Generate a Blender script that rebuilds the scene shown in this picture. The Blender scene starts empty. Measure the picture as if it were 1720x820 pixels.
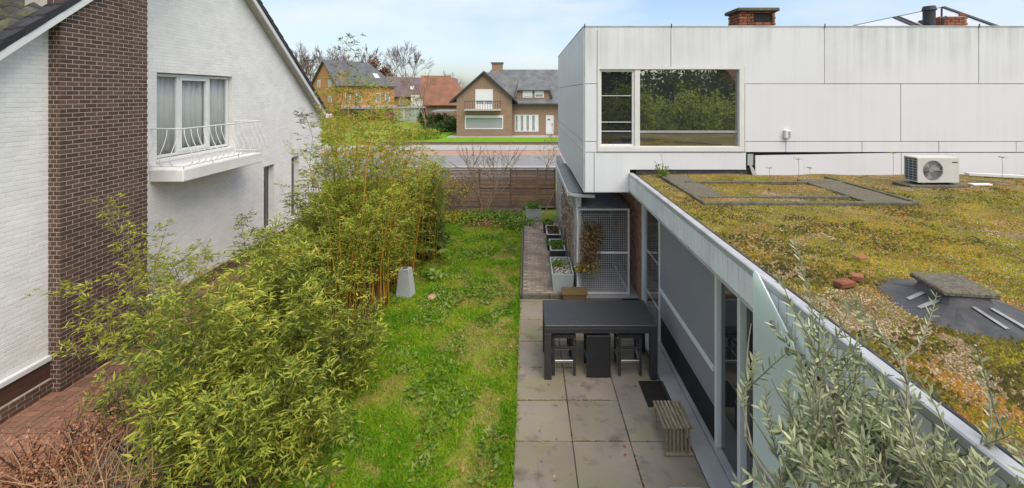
import bpy, bmesh, math, random
import numpy as np
from mathutils import Vector, Matrix, Euler
R = math.radians
# ------------------------------------------------------------------ camera, sky, sun, exposure
CH, FPX, VX, VY = 4.8, 722.0, 886.0, 157.0        # camera height, focal length and vanishing point in photo pixels (1720 wide)
scn = bpy.context.scene
C = bpy.data.collections.new('scene_objects'); scn.collection.children.link(C)
cam = bpy.data.cameras.new('camera'); cam.sensor_width = 36; cam.lens = FPX / 1720 * 36
cam.shift_x = -(VX - 860) / 1720; cam.shift_y = -(410 - VY) / 1720
cam.clip_start = .05; cam.clip_end = 1500
camo = bpy.data.objects.new('camera', cam); C.objects.link(camo)
camo.location = (0, 0, CH); camo.rotation_euler = (R(90), 0, 0); scn.camera = camo
SUN_EL, SUN_AZ = 57, 146       # azimuth clockwise from +Y: behind the camera, to the right
w = bpy.data.worlds.new('World'); scn.world = w; w.use_nodes = True
nt = w.node_tree; nt.nodes.clear()
def wn(t, **k):
    n = nt.nodes.new(t)
    for a, b in k.items(): setattr(n, a, b)
    return n
sky = wn('ShaderNodeTexSky', sky_type='NISHITA', sun_disc=False, sun_elevation=R(SUN_EL), sun_rotation=R(SUN_AZ), altitude=50, air_density=1.0, dust_density=2.2, ozone_density=1.4)
tc = wn('ShaderNodeTexCoord'); mp = wn('ShaderNodeMapping'); mp.inputs['Scale'].default_value = (1, 1, 2.6); mp.inputs['Location'].default_value = (.3, .1, .25)
nz = wn('ShaderNodeTexNoise'); nz.inputs['Scale'].default_value = 2.1; nz.inputs['Detail'].default_value = 7; nz.inputs['Roughness'].default_value = .52
rp = wn('ShaderNodeValToRGB'); rp.color_ramp.elements[0].position = .42; rp.color_ramp.elements[0].color = (.05, .05, .05, 1); rp.color_ramp.elements[1].position = .7; rp.color_ramp.elements[1].color = (.97, .97, .97, 1)
mx = wn('ShaderNodeMixRGB'); mx.inputs[2].default_value = (4.3, 4.6, 5.0, 1)
bg = wn('ShaderNodeBackground'); bg.inputs[1].default_value = .092
ow = wn('ShaderNodeOutputWorld')
L = nt.links.new
L(tc.outputs['Generated'], mp.inputs[0]); L(mp.outputs[0], nz.inputs[0]); L(nz.outputs[0], rp.inputs[0]); L(rp.outputs[0], mx.inputs[0])
L(sky.outputs[0], mx.inputs[1]); L(mx.outputs[0], bg.inputs[0]); L(bg.outputs[0], ow.inputs[0])
sl = bpy.data.lights.new('sun', 'SUN'); sl.energy = 1.5; sl.angle = R(55); sl.color = (1, .92, .8)
so = bpy.data.objects.new('sun', sl); C.objects.link(so)
sd = Vector((math.sin(R(SUN_AZ)) * math.cos(R(SUN_EL)), math.cos(R(SUN_AZ)) * math.cos(R(SUN_EL)), math.sin(R(SUN_EL))))
so.rotation_euler = sd.to_track_quat('Z', 'Y').to_euler()
scn.view_settings.view_transform = 'Standard'; scn.view_settings.look = 'None'; scn.view_settings.exposure = 1.22; scn.view_settings.gamma = 1
scn.render.resolution_x = 1024; scn.render.resolution_y = 488
scn.cycles.max_bounces = 10; scn.cycles.diffuse_bounces = 6; scn.cycles.transmission_bounces = 8; scn.cycles.transparent_max_bounces = 16

# ------------------------------------------------------------------ helpers
def PX(x, Y): return (x - VX) / FPX * Y           # photo column at depth Y -> metres
def PZ(y, Y): return CH - (y - VY) / FPX * Y
def GY(y): return FPX * CH / (y - VY)             # photo row of a point on the ground -> depth
def tag(o, label=None, cat=None, group=None, kind=None):
    for k, v in (('label', label), ('category', cat), ('group', group), ('kind', kind)):
        if v: o[k] = v
    return o
def thing(name, label, cat, loc=(0, 0, 0), group=None, rz=0):
    o = bpy.data.objects.new(name, None); C.objects.link(o); o.location = loc; o.rotation_euler.z = rz
    o.empty_display_size = .2
    return tag(o, label, cat, group)
def wl(o):
    v = Vector((0, 0, 0))
    while o is not None: v = v + o.location; o = o.parent
    return v
def link(name, me, mat=None, parent=None):
    o = bpy.data.objects.new(name, me); C.objects.link(o)
    if mat is not None and not me.materials: me.materials.append(mat)
    if parent is not None: o.parent = parent
    return o
def npmesh(name, V, F, smooth=False):
    V = np.asarray(V, dtype=np.float32); F = np.asarray(F, dtype=np.int32)
    me = bpy.data.meshes.new(name); k = F.shape[1]
    me.vertices.add(len(V)); me.vertices.foreach_set('co', V.ravel())
    me.loops.add(F.size); me.loops.foreach_set('vertex_index', F.ravel())
    me.polygons.add(len(F)); me.polygons.foreach_set('loop_start', np.arange(0, F.size, k, dtype=np.int32))
    me.update(calc_edges=True)
    if smooth: me.polygons.foreach_set('use_smooth', np.ones(len(F), dtype=bool))
    return me
def npobj(name, V, F, mat, parent=None, smooth=False, local=False):
    V = np.asarray(V, dtype=np.float64)
    if parent is not None and not local: V = V - np.array(wl(parent))
    return link(name, npmesh(name, V, F, smooth), mat, parent)
class B:
    """collects shapes; build() links them as one mesh object"""
    def __init__(s): s.v = []; s.f = []
    def add(s, vs, fs):
        n = len(s.v); s.v.extend([tuple(p) for p in vs]); s.f.extend([tuple(i + n for i in f) for f in fs]); return s
    def box(s, x0, x1, y0, y1, z0, z1):
        x0, x1 = min(x0, x1), max(x0, x1); y0, y1 = min(y0, y1), max(y0, y1); z0, z1 = min(z0, z1), max(z0, z1)
        return s.add([(x, y, z) for z in (z0, z1) for y in (y0, y1) for x in (x0, x1)], [(0, 2, 3, 1), (4, 5, 7, 6), (0, 1, 5, 4), (2, 6, 7, 3), (0, 4, 6, 2), (1, 3, 7, 5)])
    def cbox(s, x0, x1, y0, y1, z0, z1, b=.006):
        x0, x1 = min(x0, x1), max(x0, x1); y0, y1 = min(y0, y1), max(y0, y1); z0, z1 = min(z0, z1), max(z0, z1)
        b = min(b, (x1 - x0) * .45, (y1 - y0) * .45, (z1 - z0) * .45); vs = []; ix = {}
        for i, x in enumerate((x0, x1)):
            for j, y in enumerate((y0, y1)):
                for k, z in enumerate((z0, z1)):
                    dx, dy, dz = (b, -b)[i], (b, -b)[j], (b, -b)[k]
                    ix[i, j, k] = len(vs); vs += [(x, y + dy, z + dz), (x + dx, y, z + dz), (x + dx, y + dy, z)]
        g = lambda i, j, k, a: ix[i, j, k] + a
        fs = []
        for i in (0, 1):
            q = [g(i, 0, 0, 0), g(i, 1, 0, 0), g(i, 1, 1, 0), g(i, 0, 1, 0)]; fs.append(q if i else q[::-1])
            q = [g(0, i, 0, 1), g(0, i, 1, 1), g(1, i, 1, 1), g(1, i, 0, 1)]; fs.append(q if i else q[::-1])
            q = [g(0, 0, i, 2), g(1, 0, i, 2), g(1, 1, i, 2), g(0, 1, i, 2)]; fs.append(q if i else q[::-1])
        for a in (0, 1):
            for c in (0, 1):
                q = [g(0, a, c, 1), g(1, a, c, 1), g(1, a, c, 2), g(0, a, c, 2)]; fs.append(q if a != c else q[::-1])
                q = [g(a, 0, c, 0), g(a, 1, c, 0), g(a, 1, c, 2), g(a, 0, c, 2)]; fs.append(q[::-1] if a != c else q)
                q = [g(a, c, 0, 0), g(a, c, 1, 0), g(a, c, 1, 1), g(a, c, 0, 1)]; fs.append(q if a != c else q[::-1])
        for (i, j, k), n in ix.items():
            q = (n, n + 1, n + 2); fs.append(q if (i + j + k) % 2 else q[::-1])
        return s.add(vs, fs)
    def tube(s, pts, rad, n=6, cap=True):
        pts = [Vector(p) for p in pts]; m = len(pts)
        rad = [rad] * m if isinstance(rad, (int, float)) else rad
        vs = []; fs = []; prev = None
        for i, p in enumerate(pts):
            t = (pts[min(i + 1, m - 1)] - pts[max(i - 1, 0)])
            t = t.normalized() if t.length > 1e-9 else Vector((0, 0, 1))
            a = prev if prev is not None else (Vector((1, 0, 0)) if abs(t.x) < .9 else Vector((0, 1, 0)))
            u = (a - t * a.dot(t)); u = u.normalized() if u.length > 1e-6 else t.orthogonal().normalized()
            prev = u; v = t.cross(u)
            for k in range(n):
                c = 2 * math.pi * k / n; vs.append(p + (u * math.cos(c) + v * math.sin(c)) * rad[i])
        for i in range(m - 1):
            for k in range(n):
                a, b = i * n + k, i * n + (k + 1) % n; fs.append((a, b, b + n, a + n))
        if cap and n > 2: fs.append(tuple(range(n - 1, -1, -1))); fs.append(tuple((m - 1) * n + k for k in range(n)))
        return s.add(vs, fs)
    def prism(s, poly, f, d0, d1):
        """poly in (u,v) swept from d0 to d1 by f(u,v,d)"""
        n = len(poly); vs = [f(u, v, d0) for u, v in poly] + [f(u, v, d1) for u, v in poly]
        return s.add(vs, [tuple(range(n)), tuple(range(2 * n - 1, n - 1, -1))] + [(i, i + n, (i + 1) % n + n, (i + 1) % n) for i in range(n)])
    def build(s, name, mat, parent=None, smooth=False, local=False):
        off = Vector((0, 0, 0)) if (parent is None or local) else wl(parent)
        me = bpy.data.meshes.new(name); me.from_pydata([tuple(Vector(p) - off) for p in s.v], [], s.f); me.update()
        bm = bmesh.new(); bm.from_mesh(me); bmesh.ops.recalc_face_normals(bm, faces=bm.faces); bm.to_mesh(me); bm.free()
        if smooth: me.polygons.foreach_set('use_smooth', np.ones(len(me.polygons), dtype=bool))
        return link(name, me, mat, parent)
def inst(name, me, parent, loc, rot=(0, 0, 0), scale=None):
    o = link(name, me, None, parent); o.location = Vector(loc) - (wl(parent) if parent is not None else Vector((0, 0, 0)))
    o.rotation_euler = rot
    if scale: o.scale = scale
    return o
def bx(name, mat, parent, *d, b=None, local=False):
    q = B(); (q.box(*d) if b is None else q.cbox(*d, b)); return q.build(name, mat, parent, local=local)
def copy_tree(o, parent=None):
    c = o.copy(); C.objects.link(c); c.parent = parent
    for ch in o.children: copy_tree(ch, c)
    return c
def wallpoly(name, outer, holes, f, th, mat, parent, local=False):
    """a slab with real openings: outline and holes in (u,v), f(u,v,d) gives the point at depth d"""
    bm = bmesh.new(); es = []
    for lp in [outer] + holes:
        vs = [bm.verts.new((u, v, 0)) for u, v in lp]
        es += [bm.edges.new((vs[i], vs[(i + 1) % len(vs)])) for i in range(len(vs))]
    bmesh.ops.triangle_fill(bm, use_beauty=True, use_dissolve=False, edges=es)
    bm.verts.index_update(); uv = [(v.co.x, v.co.y) for v in bm.verts]; tris = [[v.index for v in fc.verts] for fc in bm.faces]; bm.free()
    n = len(uv); q = B(); fs = tris + [[i + n for i in t][::-1] for t in tris]; k = 0
    for lp in [outer] + holes:
        m = len(lp); fs += [(k + i, k + (i + 1) % m, k + (i + 1) % m + n, k + i + n) for i in range(m)]; k += m
    q.add([f(u, v, 0) for u, v in uv] + [f(u, v, th) for u, v in uv], fs)
    return q.build(name, mat, parent, local=local)
def rect(a, b, c, d): return [(a, c), (b, c), (b, d), (a, d)]
def bricks2d(u0, u1, v0, v1, bl, bh, j, holes=(), top=None, off=0):
    """running bond as rectangles, cut at holes (ua,ub,va,vb) and under top(u)"""
    out = []; r = 0; v = v0
    while v < v1 - .02:
        va, vb = v, min(v + bh, v1); u = u0 - ((r + off) % 2) * (bl + j) / 2
        while u < u1:
            a, b = max(u, u0), min(u + bl, u1); u += bl + j
            segs = [(a, b)]
            for (ha, hb, hc, hd) in holes:
                if vb > hc + .01 and va < hd - .01:
                    ns = []
                    for (p, q) in segs:
                        if q <= ha or p >= hb: ns.append((p, q))
                        else:
                            if p < ha - .02: ns.append((p, ha))
                            if q > hb + .02: ns.append((hb, q))
                    segs = ns
            for (p, q) in segs:
                if q - p > .025 and (top is None or min(top(p), top(q)) > vb): out.append((p, q, va, vb))
        v += bh + j; r += 1
    return out
def brickset(rects, f, depth, mat, parent, nobj, key=None, name='brick', seed=1, cham=.004):
    """rects as bricks standing DEPTH proud of d=0; the nobj nearest are objects, the rest one stuff mesh"""
    if key: rects = sorted(rects, key=key)
    rg = random.Random(seed); cache = {}; W = wl(parent)
    rest = B()
    for i, (a, b, c, d) in enumerate(rects):
        pr = depth + rg.uniform(-.0015, .0015)
        def shape(q, a, b, c, d, o=Vector((0, 0, 0))):
            e = cham
            pts = [(a, c, 0), (b, c, 0), (b, d, 0), (a, d, 0), (a, c, -pr + e), (b, c, -pr + e), (b, d, -pr + e), (a, d, -pr + e), (a + e, c + e, -pr), (b - e, c + e, -pr), (b - e, d - e, -pr), (a + e, d - e, -pr)]
            q.add([Vector(f(*p)) - o for p in pts], [(0, 1, 5, 4), (1, 2, 6, 5), (2, 3, 7, 6), (3, 0, 4, 7), (4, 5, 9, 8), (5, 6, 10, 9), (6, 7, 11, 10), (7, 4, 8, 11), (8, 9, 10, 11)])
        if i < nobj:
            key2 = (round(b - a, 3), round(d - c, 3)); org = Vector(f(a, c, 0))
            if key2 not in cache:
                q = B(); shape(q, a, b, c, d, org); me = bpy.data.meshes.new(name); me.from_pydata(q.v, [], q.f); me.update()
                bm = bmesh.new(); bm.from_mesh(me); bmesh.ops.recalc_face_normals(bm, faces=bm.faces); bm.to_mesh(me); bm.free()
                me.materials.append(mat); cache[key2] = me
            o = bpy.data.objects.new(name, cache[key2]); C.objects.link(o); o.parent = parent; o.location = org - W
        else: shape(rest, a, b, c, d)
    if rest.v: rest.build('brickwork' if name == 'brick' else name, mat, parent)['kind'] = 'stuff'
# ---- numpy value noise and leaf batches
def vnoise(x, y, s, seed):
    rg = np.random.default_rng(seed); T = rg.random((64, 64)); x = np.asarray(x) / s; y = np.asarray(y) / s
    xi = np.floor(x).astype(int); yi = np.floor(y).astype(int); fx = x - xi; fy = y - yi
    fx = fx * fx * (3 - 2 * fx); fy = fy * fy * (3 - 2 * fy); g = lambda a, b: T[a % 64, b % 64]
    return (g(xi, yi) * (1 - fx) + g(xi + 1, yi) * fx) * (1 - fy) + (g(xi, yi + 1) * (1 - fx) + g(xi + 1, yi + 1) * fx) * fy
def nrm(a): return a / np.maximum(np.linalg.norm(a, axis=-1, keepdims=True), 1e-9)
def leaves(P, D, N, Ln, Wd, mid=.42, droop=0., six=False):
    n = len(P); D = nrm(D); S = nrm(np.cross(D, N)); Ln = np.broadcast_to(Ln, (n,))[:, None]; Wd = np.broadcast_to(Wd, (n,))[:, None]
    dz = np.zeros((n, 3)); dz[:, 2] = -1
    tip = P + D * Ln + dz * Ln * droop
    if not six:
        V = np.stack([P, P + D * Ln * mid + S * Wd / 2, tip, P + D * Ln * mid - S * Wd / 2], 1).reshape(-1, 3)
        return V, np.arange(4 * n).reshape(n, 4)
    Nn = nrm(np.cross(S, D))
    a = P + D * Ln * .3; b = P + D * Ln * .68 + dz * Ln * droop * .4; up = Nn * Wd * .12
    V = np.stack([P, a + S * Wd * .45 + up, b + S * Wd * .42 + up, tip, b - S * Wd * .42 + up, a - S * Wd * .45 + up], 1).reshape(-1, 3)
    return V, np.arange(6 * n).reshape(n, 6)
def rdir(rg, n, zmin=-1, zmax=1):
    z = rg.uniform(zmin, zmax, n); t = rg.uniform(0, 2 * np.pi, n); r = np.sqrt(np.maximum(0, 1 - z * z))
    return np.stack([r * np.cos(t), r * np.sin(t), z], 1)

# ------------------------------------------------------------------ materials
def node_mat(name):
    m = bpy.data.materials.new(name); m.use_nodes = True; t = m.node_tree; t.nodes.clear()
    def n(ty, ins=None, **k):
        q = t.nodes.new(ty)
        for a, b in k.items(): setattr(q, a, b)
        for a, b in (ins or {}).items():
            if hasattr(b, 'is_linked') or isinstance(b, bpy.types.NodeSocket): t.links.new(b, q.inputs[a])
            else: q.inputs[a].default_value = b
        return q
    return m, n
def c4(c): return (c[0], c[1], c[2], 1)
def noise(n, scale, detail=5, rough=.55, stretch=None, vec=None):
    if vec is None: vec = n('ShaderNodeNewGeometry').outputs['Position']
    if stretch: vec = n('ShaderNodeMapping', {0: vec, 'Scale': stretch}).outputs[0]
    return n('ShaderNodeTexNoise', {'Vector': vec, 'Scale': scale, 'Detail': detail, 'Roughness': rough}).outputs[0]
def ramp(n, fac, stops):
    q = n('ShaderNodeValToRGB', {0: fac}); e = q.color_ramp.elements
    while len(e) < len(stops): e.new(.5)
    for i, (p, c) in enumerate(stops):
        e[i].position = p; e[i].color = c4(c) if hasattr(c, '__len__') else (c, c, c, 1)
    return q.outputs[0]
def mixc(n, fac, a, b, mode='MIX'):
    ins = {0: fac}
    for i, c in ((1, a), (2, b)): ins[i] = c4(c) if isinstance(c, (tuple, list)) else c
    return n('ShaderNodeMixRGB', ins, blend_type=mode).outputs[0]
def island(n, col, amt):
    r = n('ShaderNodeNewGeometry').outputs['Random Per Island']; o = n('ShaderNodeObjectInfo').outputs['Random']
    s = n('ShaderNodeMath', {0: r, 1: o}, operation='ADD').outputs[0]; s = n('ShaderNodeMath', {0: s}, operation='FRACT').outputs[0]
    k = n('ShaderNodeMapRange', {0: s, 3: 1 - amt, 4: 1 + amt}).outputs[0]
    return n('ShaderNodeVectorMath', {0: col, 1: k}, operation='MULTIPLY').outputs[0], s
def finish(n, col, rough=.8, bump=0, bs=60, spec=.35, metal=0, height=None, bdist=.02, transl=0, rv=None):
    p = n('ShaderNodeBsdfPrincipled', {'Roughness': rough, 'Metallic': metal, 'Specular IOR Level': spec})
    if isinstance(col, (tuple, list)): p.inputs['Base Color'].default_value = c4(col)
    else: p.id_data.links.new(col, p.inputs['Base Color'])
    if rv is not None: p.id_data.links.new(rv, p.inputs['Roughness'])
    if bump:
        h = height if height is not None else noise(n, bs, 4)
        b = n('ShaderNodeBump', {'Strength': bump, 'Distance': bdist, 'Height': h}); p.id_data.links.new(b.outputs[0], p.inputs['Normal'])
    sh = p.outputs[0]
    if transl:
        tr = n('ShaderNodeBsdfTranslucent'); 
        if isinstance(col, (tuple, list)): tr.inputs[0].default_value = c4(col)
        else: p.id_data.links.new(col, tr.inputs[0])
        sh = n('ShaderNodeMixShader', {0: transl, 1: sh, 2: tr.outputs[0]}).outputs[0]
    n('ShaderNodeOutputMaterial', {0: sh})
def mat(name, c, rough=.8, var=.2, vs=4, isl=0, bump=.15, bs=60, c2=None, spec=.35, metal=0, stretch=None, transl=0, bdist=.01, dirt=None, ds=1.3, damt=.5):
    m, n = node_mat(name)
    c2 = c2 or tuple(x * (1 - 2 * var) for x in c)
    col = mixc(n, ramp(n, noise(n, vs, 6, .6, stretch), [(.3, 0), (.7, 1)]), c, c2)
    if dirt: col = mixc(n, ramp(n, noise(n, ds, 8, .65), [(.48, 0), (.72, damt)]), col, dirt)
    if isl: col, _ = island(n, col, isl)
    finish(n, col, rough, bump, bs, spec, metal, bdist=bdist, transl=transl)
    return m
def leafmat(name, cols, transl=.3, rough=.55, hue_noise=1.2, spec=.3):
    """leaf colours picked leaf by leaf, clumps shifted by noise"""
    m, n = node_mat(name)
    r = n('ShaderNodeNewGeometry').outputs['Random Per Island']; g = noise(n, hue_noise, 3)
    f = n('ShaderNodeMath', {0: r, 1: .52}, operation='MULTIPLY').outputs[0]
    g2 = n('ShaderNodeMapRange', {0: g, 1: .32, 2: .68, 3: 0., 4: .48}).outputs[0]
    f = n('ShaderNodeMath', {0: f, 1: g2}, operation='ADD').outputs[0]
    k = len(cols); col = ramp(n, f, [((i + .5) / k, c) for i, c in enumerate(cols)])
    finish(n, col, rough, 0, spec=spec, transl=transl)
    return m
M = {}
M['white_paint'] = mat('white_paint', (.7, .7, .69), .55, .04, 2, bump=.05)
M['white_metal'] = mat('white_metal', (.72, .72, .71), .4, .05, 6, bump=.02)
M['white_brick'] = mat('white_brick', (.84, .82, .79), .7, .05, 3, isl=.035, bump=.25, bs=90, dirt=(.52, .5, .46), ds=.9, damt=.3)
M['white_mortar'] = mat('white_mortar', (.77, .75, .715), .8, .08, 3, bump=.2)
M['brown_brick'] = mat('brown_brick', (.135, .077, .054), .8, .22, 25, isl=.28, bump=.5, bs=140)
M['mortar'] = mat('mortar', (.5, .44, .39), .9, .15, 8, bump=.3)
M['dark_mortar'] = mat('dark_mortar', (.2, .17, .15), .9, .15, 8, bump=.3)
M['red_brick'] = mat('red_brick', (.48, .24, .17), .85, .25, 20, isl=.3, bump=.5, bs=120, dirt=(.14, .1, .08), ds=2)
M['old_brick'] = mat('old_brick', (.36, .13, .07), .9, .25, 14, isl=.3, bump=.6, bs=90, dirt=(.12, .1, .06), ds=5)
M['tile_dark'] = mat('tile_dark', (.035, .032, .036), .6, .2, 8, isl=.25, bump=.3, bs=50)
M['tile_moss'] = mat('tile_moss', (.07, .065, .062), .85, .2, 6, isl=.25, bump=.5, bs=60, dirt=(.13, .14, .03), ds=7, damt=.85)
M['pale_stone'] = mat('pale_stone', (.48, .45, .41), .85, .1, 8, bump=.2)
M['grey_sill'] = mat('grey_sill', (.33, .33, .34), .7, .1, 6)
M['concrete'] = mat('concrete', (.33, .33, .325), .85, .12, 7, bump=.25, bs=80, dirt=(.2, .2, .15), ds=5, damt=.4)
M['dark_concrete'] = mat('dark_concrete', (.2, .175, .135), .95, .36, 45, bump=.7, bs=60, dirt=(.13, .12, .03), ds=5, damt=.8)
M['mossy_plank'] = mat('mossy_plank', (.16, .145, .11), .95, .3, 14, bump=.5, bs=70, dirt=(.13, .14, .035), ds=4, damt=.7)
M['wood_grey'] = mat('wood_grey', (.38, .29, .195), .85, .3, 5, isl=.18, bump=.4, bs=60, stretch=(10, 1.5, 10), dirt=(.15, .14, .06), ds=4, damt=.5)
M['wood_fence'] = mat('wood_fence', (.32, .195, .12), .85, .3, 5, isl=.3, bump=.4, bs=40, stretch=(1, 6, 12), dirt=(.09, .07, .05), ds=2.5, damt=.6)
M['wood_dark'] = mat('wood_dark', (.11, .055, .04), .7, .25, 5, isl=.2, bump=.3, stretch=(8, 1, 8))
M['wood_board'] = mat('wood_board', (.2, .12, .06), .85, .3, 6, bump=.4, dirt=(.2, .17, .04), ds=6, damt=.9)
M['rattan'] = None
M['steel'] = mat('steel', (.5, .5, .5), .35, .1, 9, metal=.8, bump=.02)
M['rubber'] = mat('rubber', (.028, .026, .025), .9, .2, 20, bump=.4)
M['dark_sheet'] = mat('dark_sheet', (.055, .055, .06), .6, .2, 5, bump=.1)
M['bitumen'] = mat('bitumen', (.055, .058, .062), .75, .25, 6, bump=.35, bs=30, dirt=(.17, .16, .15), ds=9, damt=.45)
M['lead'] = mat('lead', (.065, .065, .068), .55, .25, 4, bump=.25, bs=14, spec=.5, dirt=(.2, .19, .17), ds=4, damt=.4)
M['lead_pale'] = mat('lead_pale', (.34, .34, .34), .7, .2, 12, bump=.2)
M['screen_cloth'] = mat('screen_cloth', (.27, .265, .275), .8, .04, 2, bump=.1, bs=400)
M['trim_metal'] = mat('trim_metal', (.53, .53, .535), .4, .1, 3, metal=.25, bump=.03, dirt=(.28, .29, .3), ds=3, damt=.5)
M['plastic_black'] = mat('plastic_black', (.02, .02, .022), .5, .1, 5, bump=.02)
M['grille'] = mat('grille', (.36, .35, .33), .6, .1, 5, bump=.05)
M['coil'] = mat('coil', (.05, .09, .16), .4, .2, 30, metal=.4)
M['curtain'] = mat('curtain', (.75, .75, .77), .9, .05, 3, bump=.05, transl=.3)
M['asphalt'] = mat('asphalt', (.25, .25, .245), .95, .1, 1, bump=.3, bs=30)
M['cycle_red'] = mat('cycle_red', (.42, .26, .19), .95, .12, 1.5, bump=.2)
M['paving_pale'] = mat('paving_pale', (.4, .39, .38), .9, .12, 2, bump=.2)
M['soil'] = mat('soil', (.085, .06, .042), .95, .3, 7, bump=.8, bs=25, c2=(.16, .115, .08))
M['bark'] = mat('bark', (.15, .12, .10), .9, .25, 8, bump=.4, bs=30)
M['bark_far'] = mat('bark_far', (.2, .17, .155), .95, .15, 3, bump=0)
M['twig'] = mat('twig', (.3, .215, .155), .9, .25, 5, bump=0)
M['twig_dark'] = mat('twig_dark', (.06, .04, .035), .9, .25, 5, bump=0)
M['straw'] = mat('straw', (.42, .28, .16), .9, .25, 5, isl=.25, bump=0)
M['cane'] = mat('cane', (.55, .24, .03), .45, .25, 4, isl=.25, bump=.05, c2=(.38, .25, .035), spec=.5)
M['cane_green'] = mat('cane_green', (.2, .16, .04), .5, .25, 4, isl=.25, bump=0)
M['bamboo_leaf'] = leafmat('bamboo_leaf', [(.06, .1, .015), (.17, .23, .028), (.34, .4, .048), (.48, .5, .07), (.6, .53, .11)], .42)
M['spray_leaf'] = leafmat('spray_leaf', [(.17, .22, .02), (.28, .32, .03), (.4, .42, .05), (.5, .48, .08)], .35, .55, 3)
M['bamboo_leaf_bush'] = leafmat('bamboo_leaf_bush', [(.03, .055, .012), (.11, .165, .024), (.3, .36, .045), (.48, .49, .07), (.62, .55, .12)], .36)
M['bamboo_leaf_dark'] = leafmat('bamboo_leaf_dark', [(.05, .09, .018), (.1, .15, .025), (.18, .23, .038), (.3, .31, .06)], .35)
M['olive_leaf'] = leafmat('olive_leaf', [(.10, .125, .05), (.19, .22, .1), (.3, .33, .17), (.42, .44, .25), (.55, .56, .38)], .2, .6, 3)
M['grass_blade'] = leafmat('grass_blade', [(.06, .165, .003), (.12, .28, .005), (.195, .36, .008), (.31, .41, .018), (.44, .4, .08)], .38, .6, .9)
M['grass_dry'] = leafmat('grass_dry', [(.19, .21, .03), (.29, .27, .06), (.38, .32, .1), (.45, .36, .16)], .3, .8, 1.5)
M['weed_leaf'] = leafmat('weed_leaf', [(.07, .14, .015), (.12, .21, .02), (.18, .28, .035), (.28, .34, .09)], .3, .55, 2)
M['leaf_yellow'] = leafmat('leaf_yellow', [(.17, .2, .02), (.3, .3, .03), (.42, .34, .03), (.45, .3, .04)], .35, .6, 3)
M['leaf_rust'] = leafmat('leaf_rust', [(.2, .08, .04), (.32, .14, .07), (.45, .22, .12), (.55, .33, .2)], .2, .8, 4)
M['leaf_brown'] = leafmat('leaf_brown', [(.07, .035, .02), (.14, .075, .03), (.22, .13, .04), (.3, .19, .05)], .2, .8, 4)
M['leaf_copper'] = leafmat('leaf_copper', [(.1, .035, .02), (.17, .065, .035), (.25, .1, .05)], .2, .8, .6)
M['shrub_leaf'] = leafmat('shrub_leaf', [(.03, .055, .015), (.05, .09, .02), (.085, .13, .03), (.13, .17, .05)], .2, .6, .8)
M['palm_leaf'] = leafmat('palm_leaf', [(.05, .09, .015), (.1, .15, .02), (.2, .22, .03), (.32, .3, .05)], .2, .5, 2)
def mk_glass(name, refl, body, alpha):
    m, n = node_mat(name)
    lw = n('ShaderNodeMath', {0: n('ShaderNodeLayerWeight', {0: .5}).outputs['Facing'], 1: 5.}, operation='POWER').outputs[0]
    f = n('ShaderNodeMapRange', {0: lw, 3: refl, 4: 1.}).outputs[0]
    g = n('ShaderNodeBsdfGlossy', {0: (.95, .97, .96, 1), 'Roughness': .012}).outputs[0]
    if alpha: b = n('ShaderNodeBsdfTransparent', {0: c4(body)}).outputs[0]
    else: b = n('ShaderNodeBsdfDiffuse', {0: c4(body)}).outputs[0]
    n('ShaderNodeOutputMaterial', {0: n('ShaderNodeMixShader', {0: f, 1: b, 2: g}).outputs[0]})
    return m
M['pane_clear'] = mk_glass('pane_clear', .035, (.94, .95, .95), True)
M['pane_mirror'] = mk_glass('pane_mirror', .42, (.035, .035, .035), False)
M['pane_dark'] = mk_glass('pane_dark', .16, (.02, .02, .022), False)
M['pane_far'] = mk_glass('pane_far', .15, (.3, .33, .32), False)
def mk_frost():
    m, n = node_mat('frosted_glass')
    d = n('ShaderNodeBsdfDiffuse', {0: (.92, .97, .95, 1)}).outputs[0]; t = n('ShaderNodeBsdfTranslucent', {0: (.9, .97, .94, 1)}).outputs[0]
    a = n('ShaderNodeMixShader', {0: .5, 1: d, 2: t}).outputs[0]
    p = n('ShaderNodeBsdfTransparent', {0: (.85, .95, .92, 1)}).outputs[0]; a = n('ShaderNodeMixShader', {0: .05, 1: a, 2: p}).outputs[0]
    g = n('ShaderNodeBsdfGlossy', {'Roughness': .25}).outputs[0]
    n('ShaderNodeOutputMaterial', {0: n('ShaderNodeMixShader', {0: .06, 1: a, 2: g}).outputs[0]}); return m
M['frosted_glass'] = mk_frost()
def mk_poly():
    m, n = node_mat('dirty_sheet')
    col = ramp(n, noise(n, 3.2, 7, .65), [(.3, (.5, .5, .5)), (.45, (.36, .32, .27)), (.55, (.3, .34, .45)), (.7, (.3, .2, .09))])
    d = n('ShaderNodeBsdfDiffuse', {0: col}).outputs[0]; p = n('ShaderNodeBsdfTransparent').outputs[0]
    n('ShaderNodeOutputMaterial', {0: n('ShaderNodeMixShader', {0: .3, 1: d, 2: p}).outputs[0]}); return m
M['dirty_sheet'] = mk_poly()
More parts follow.
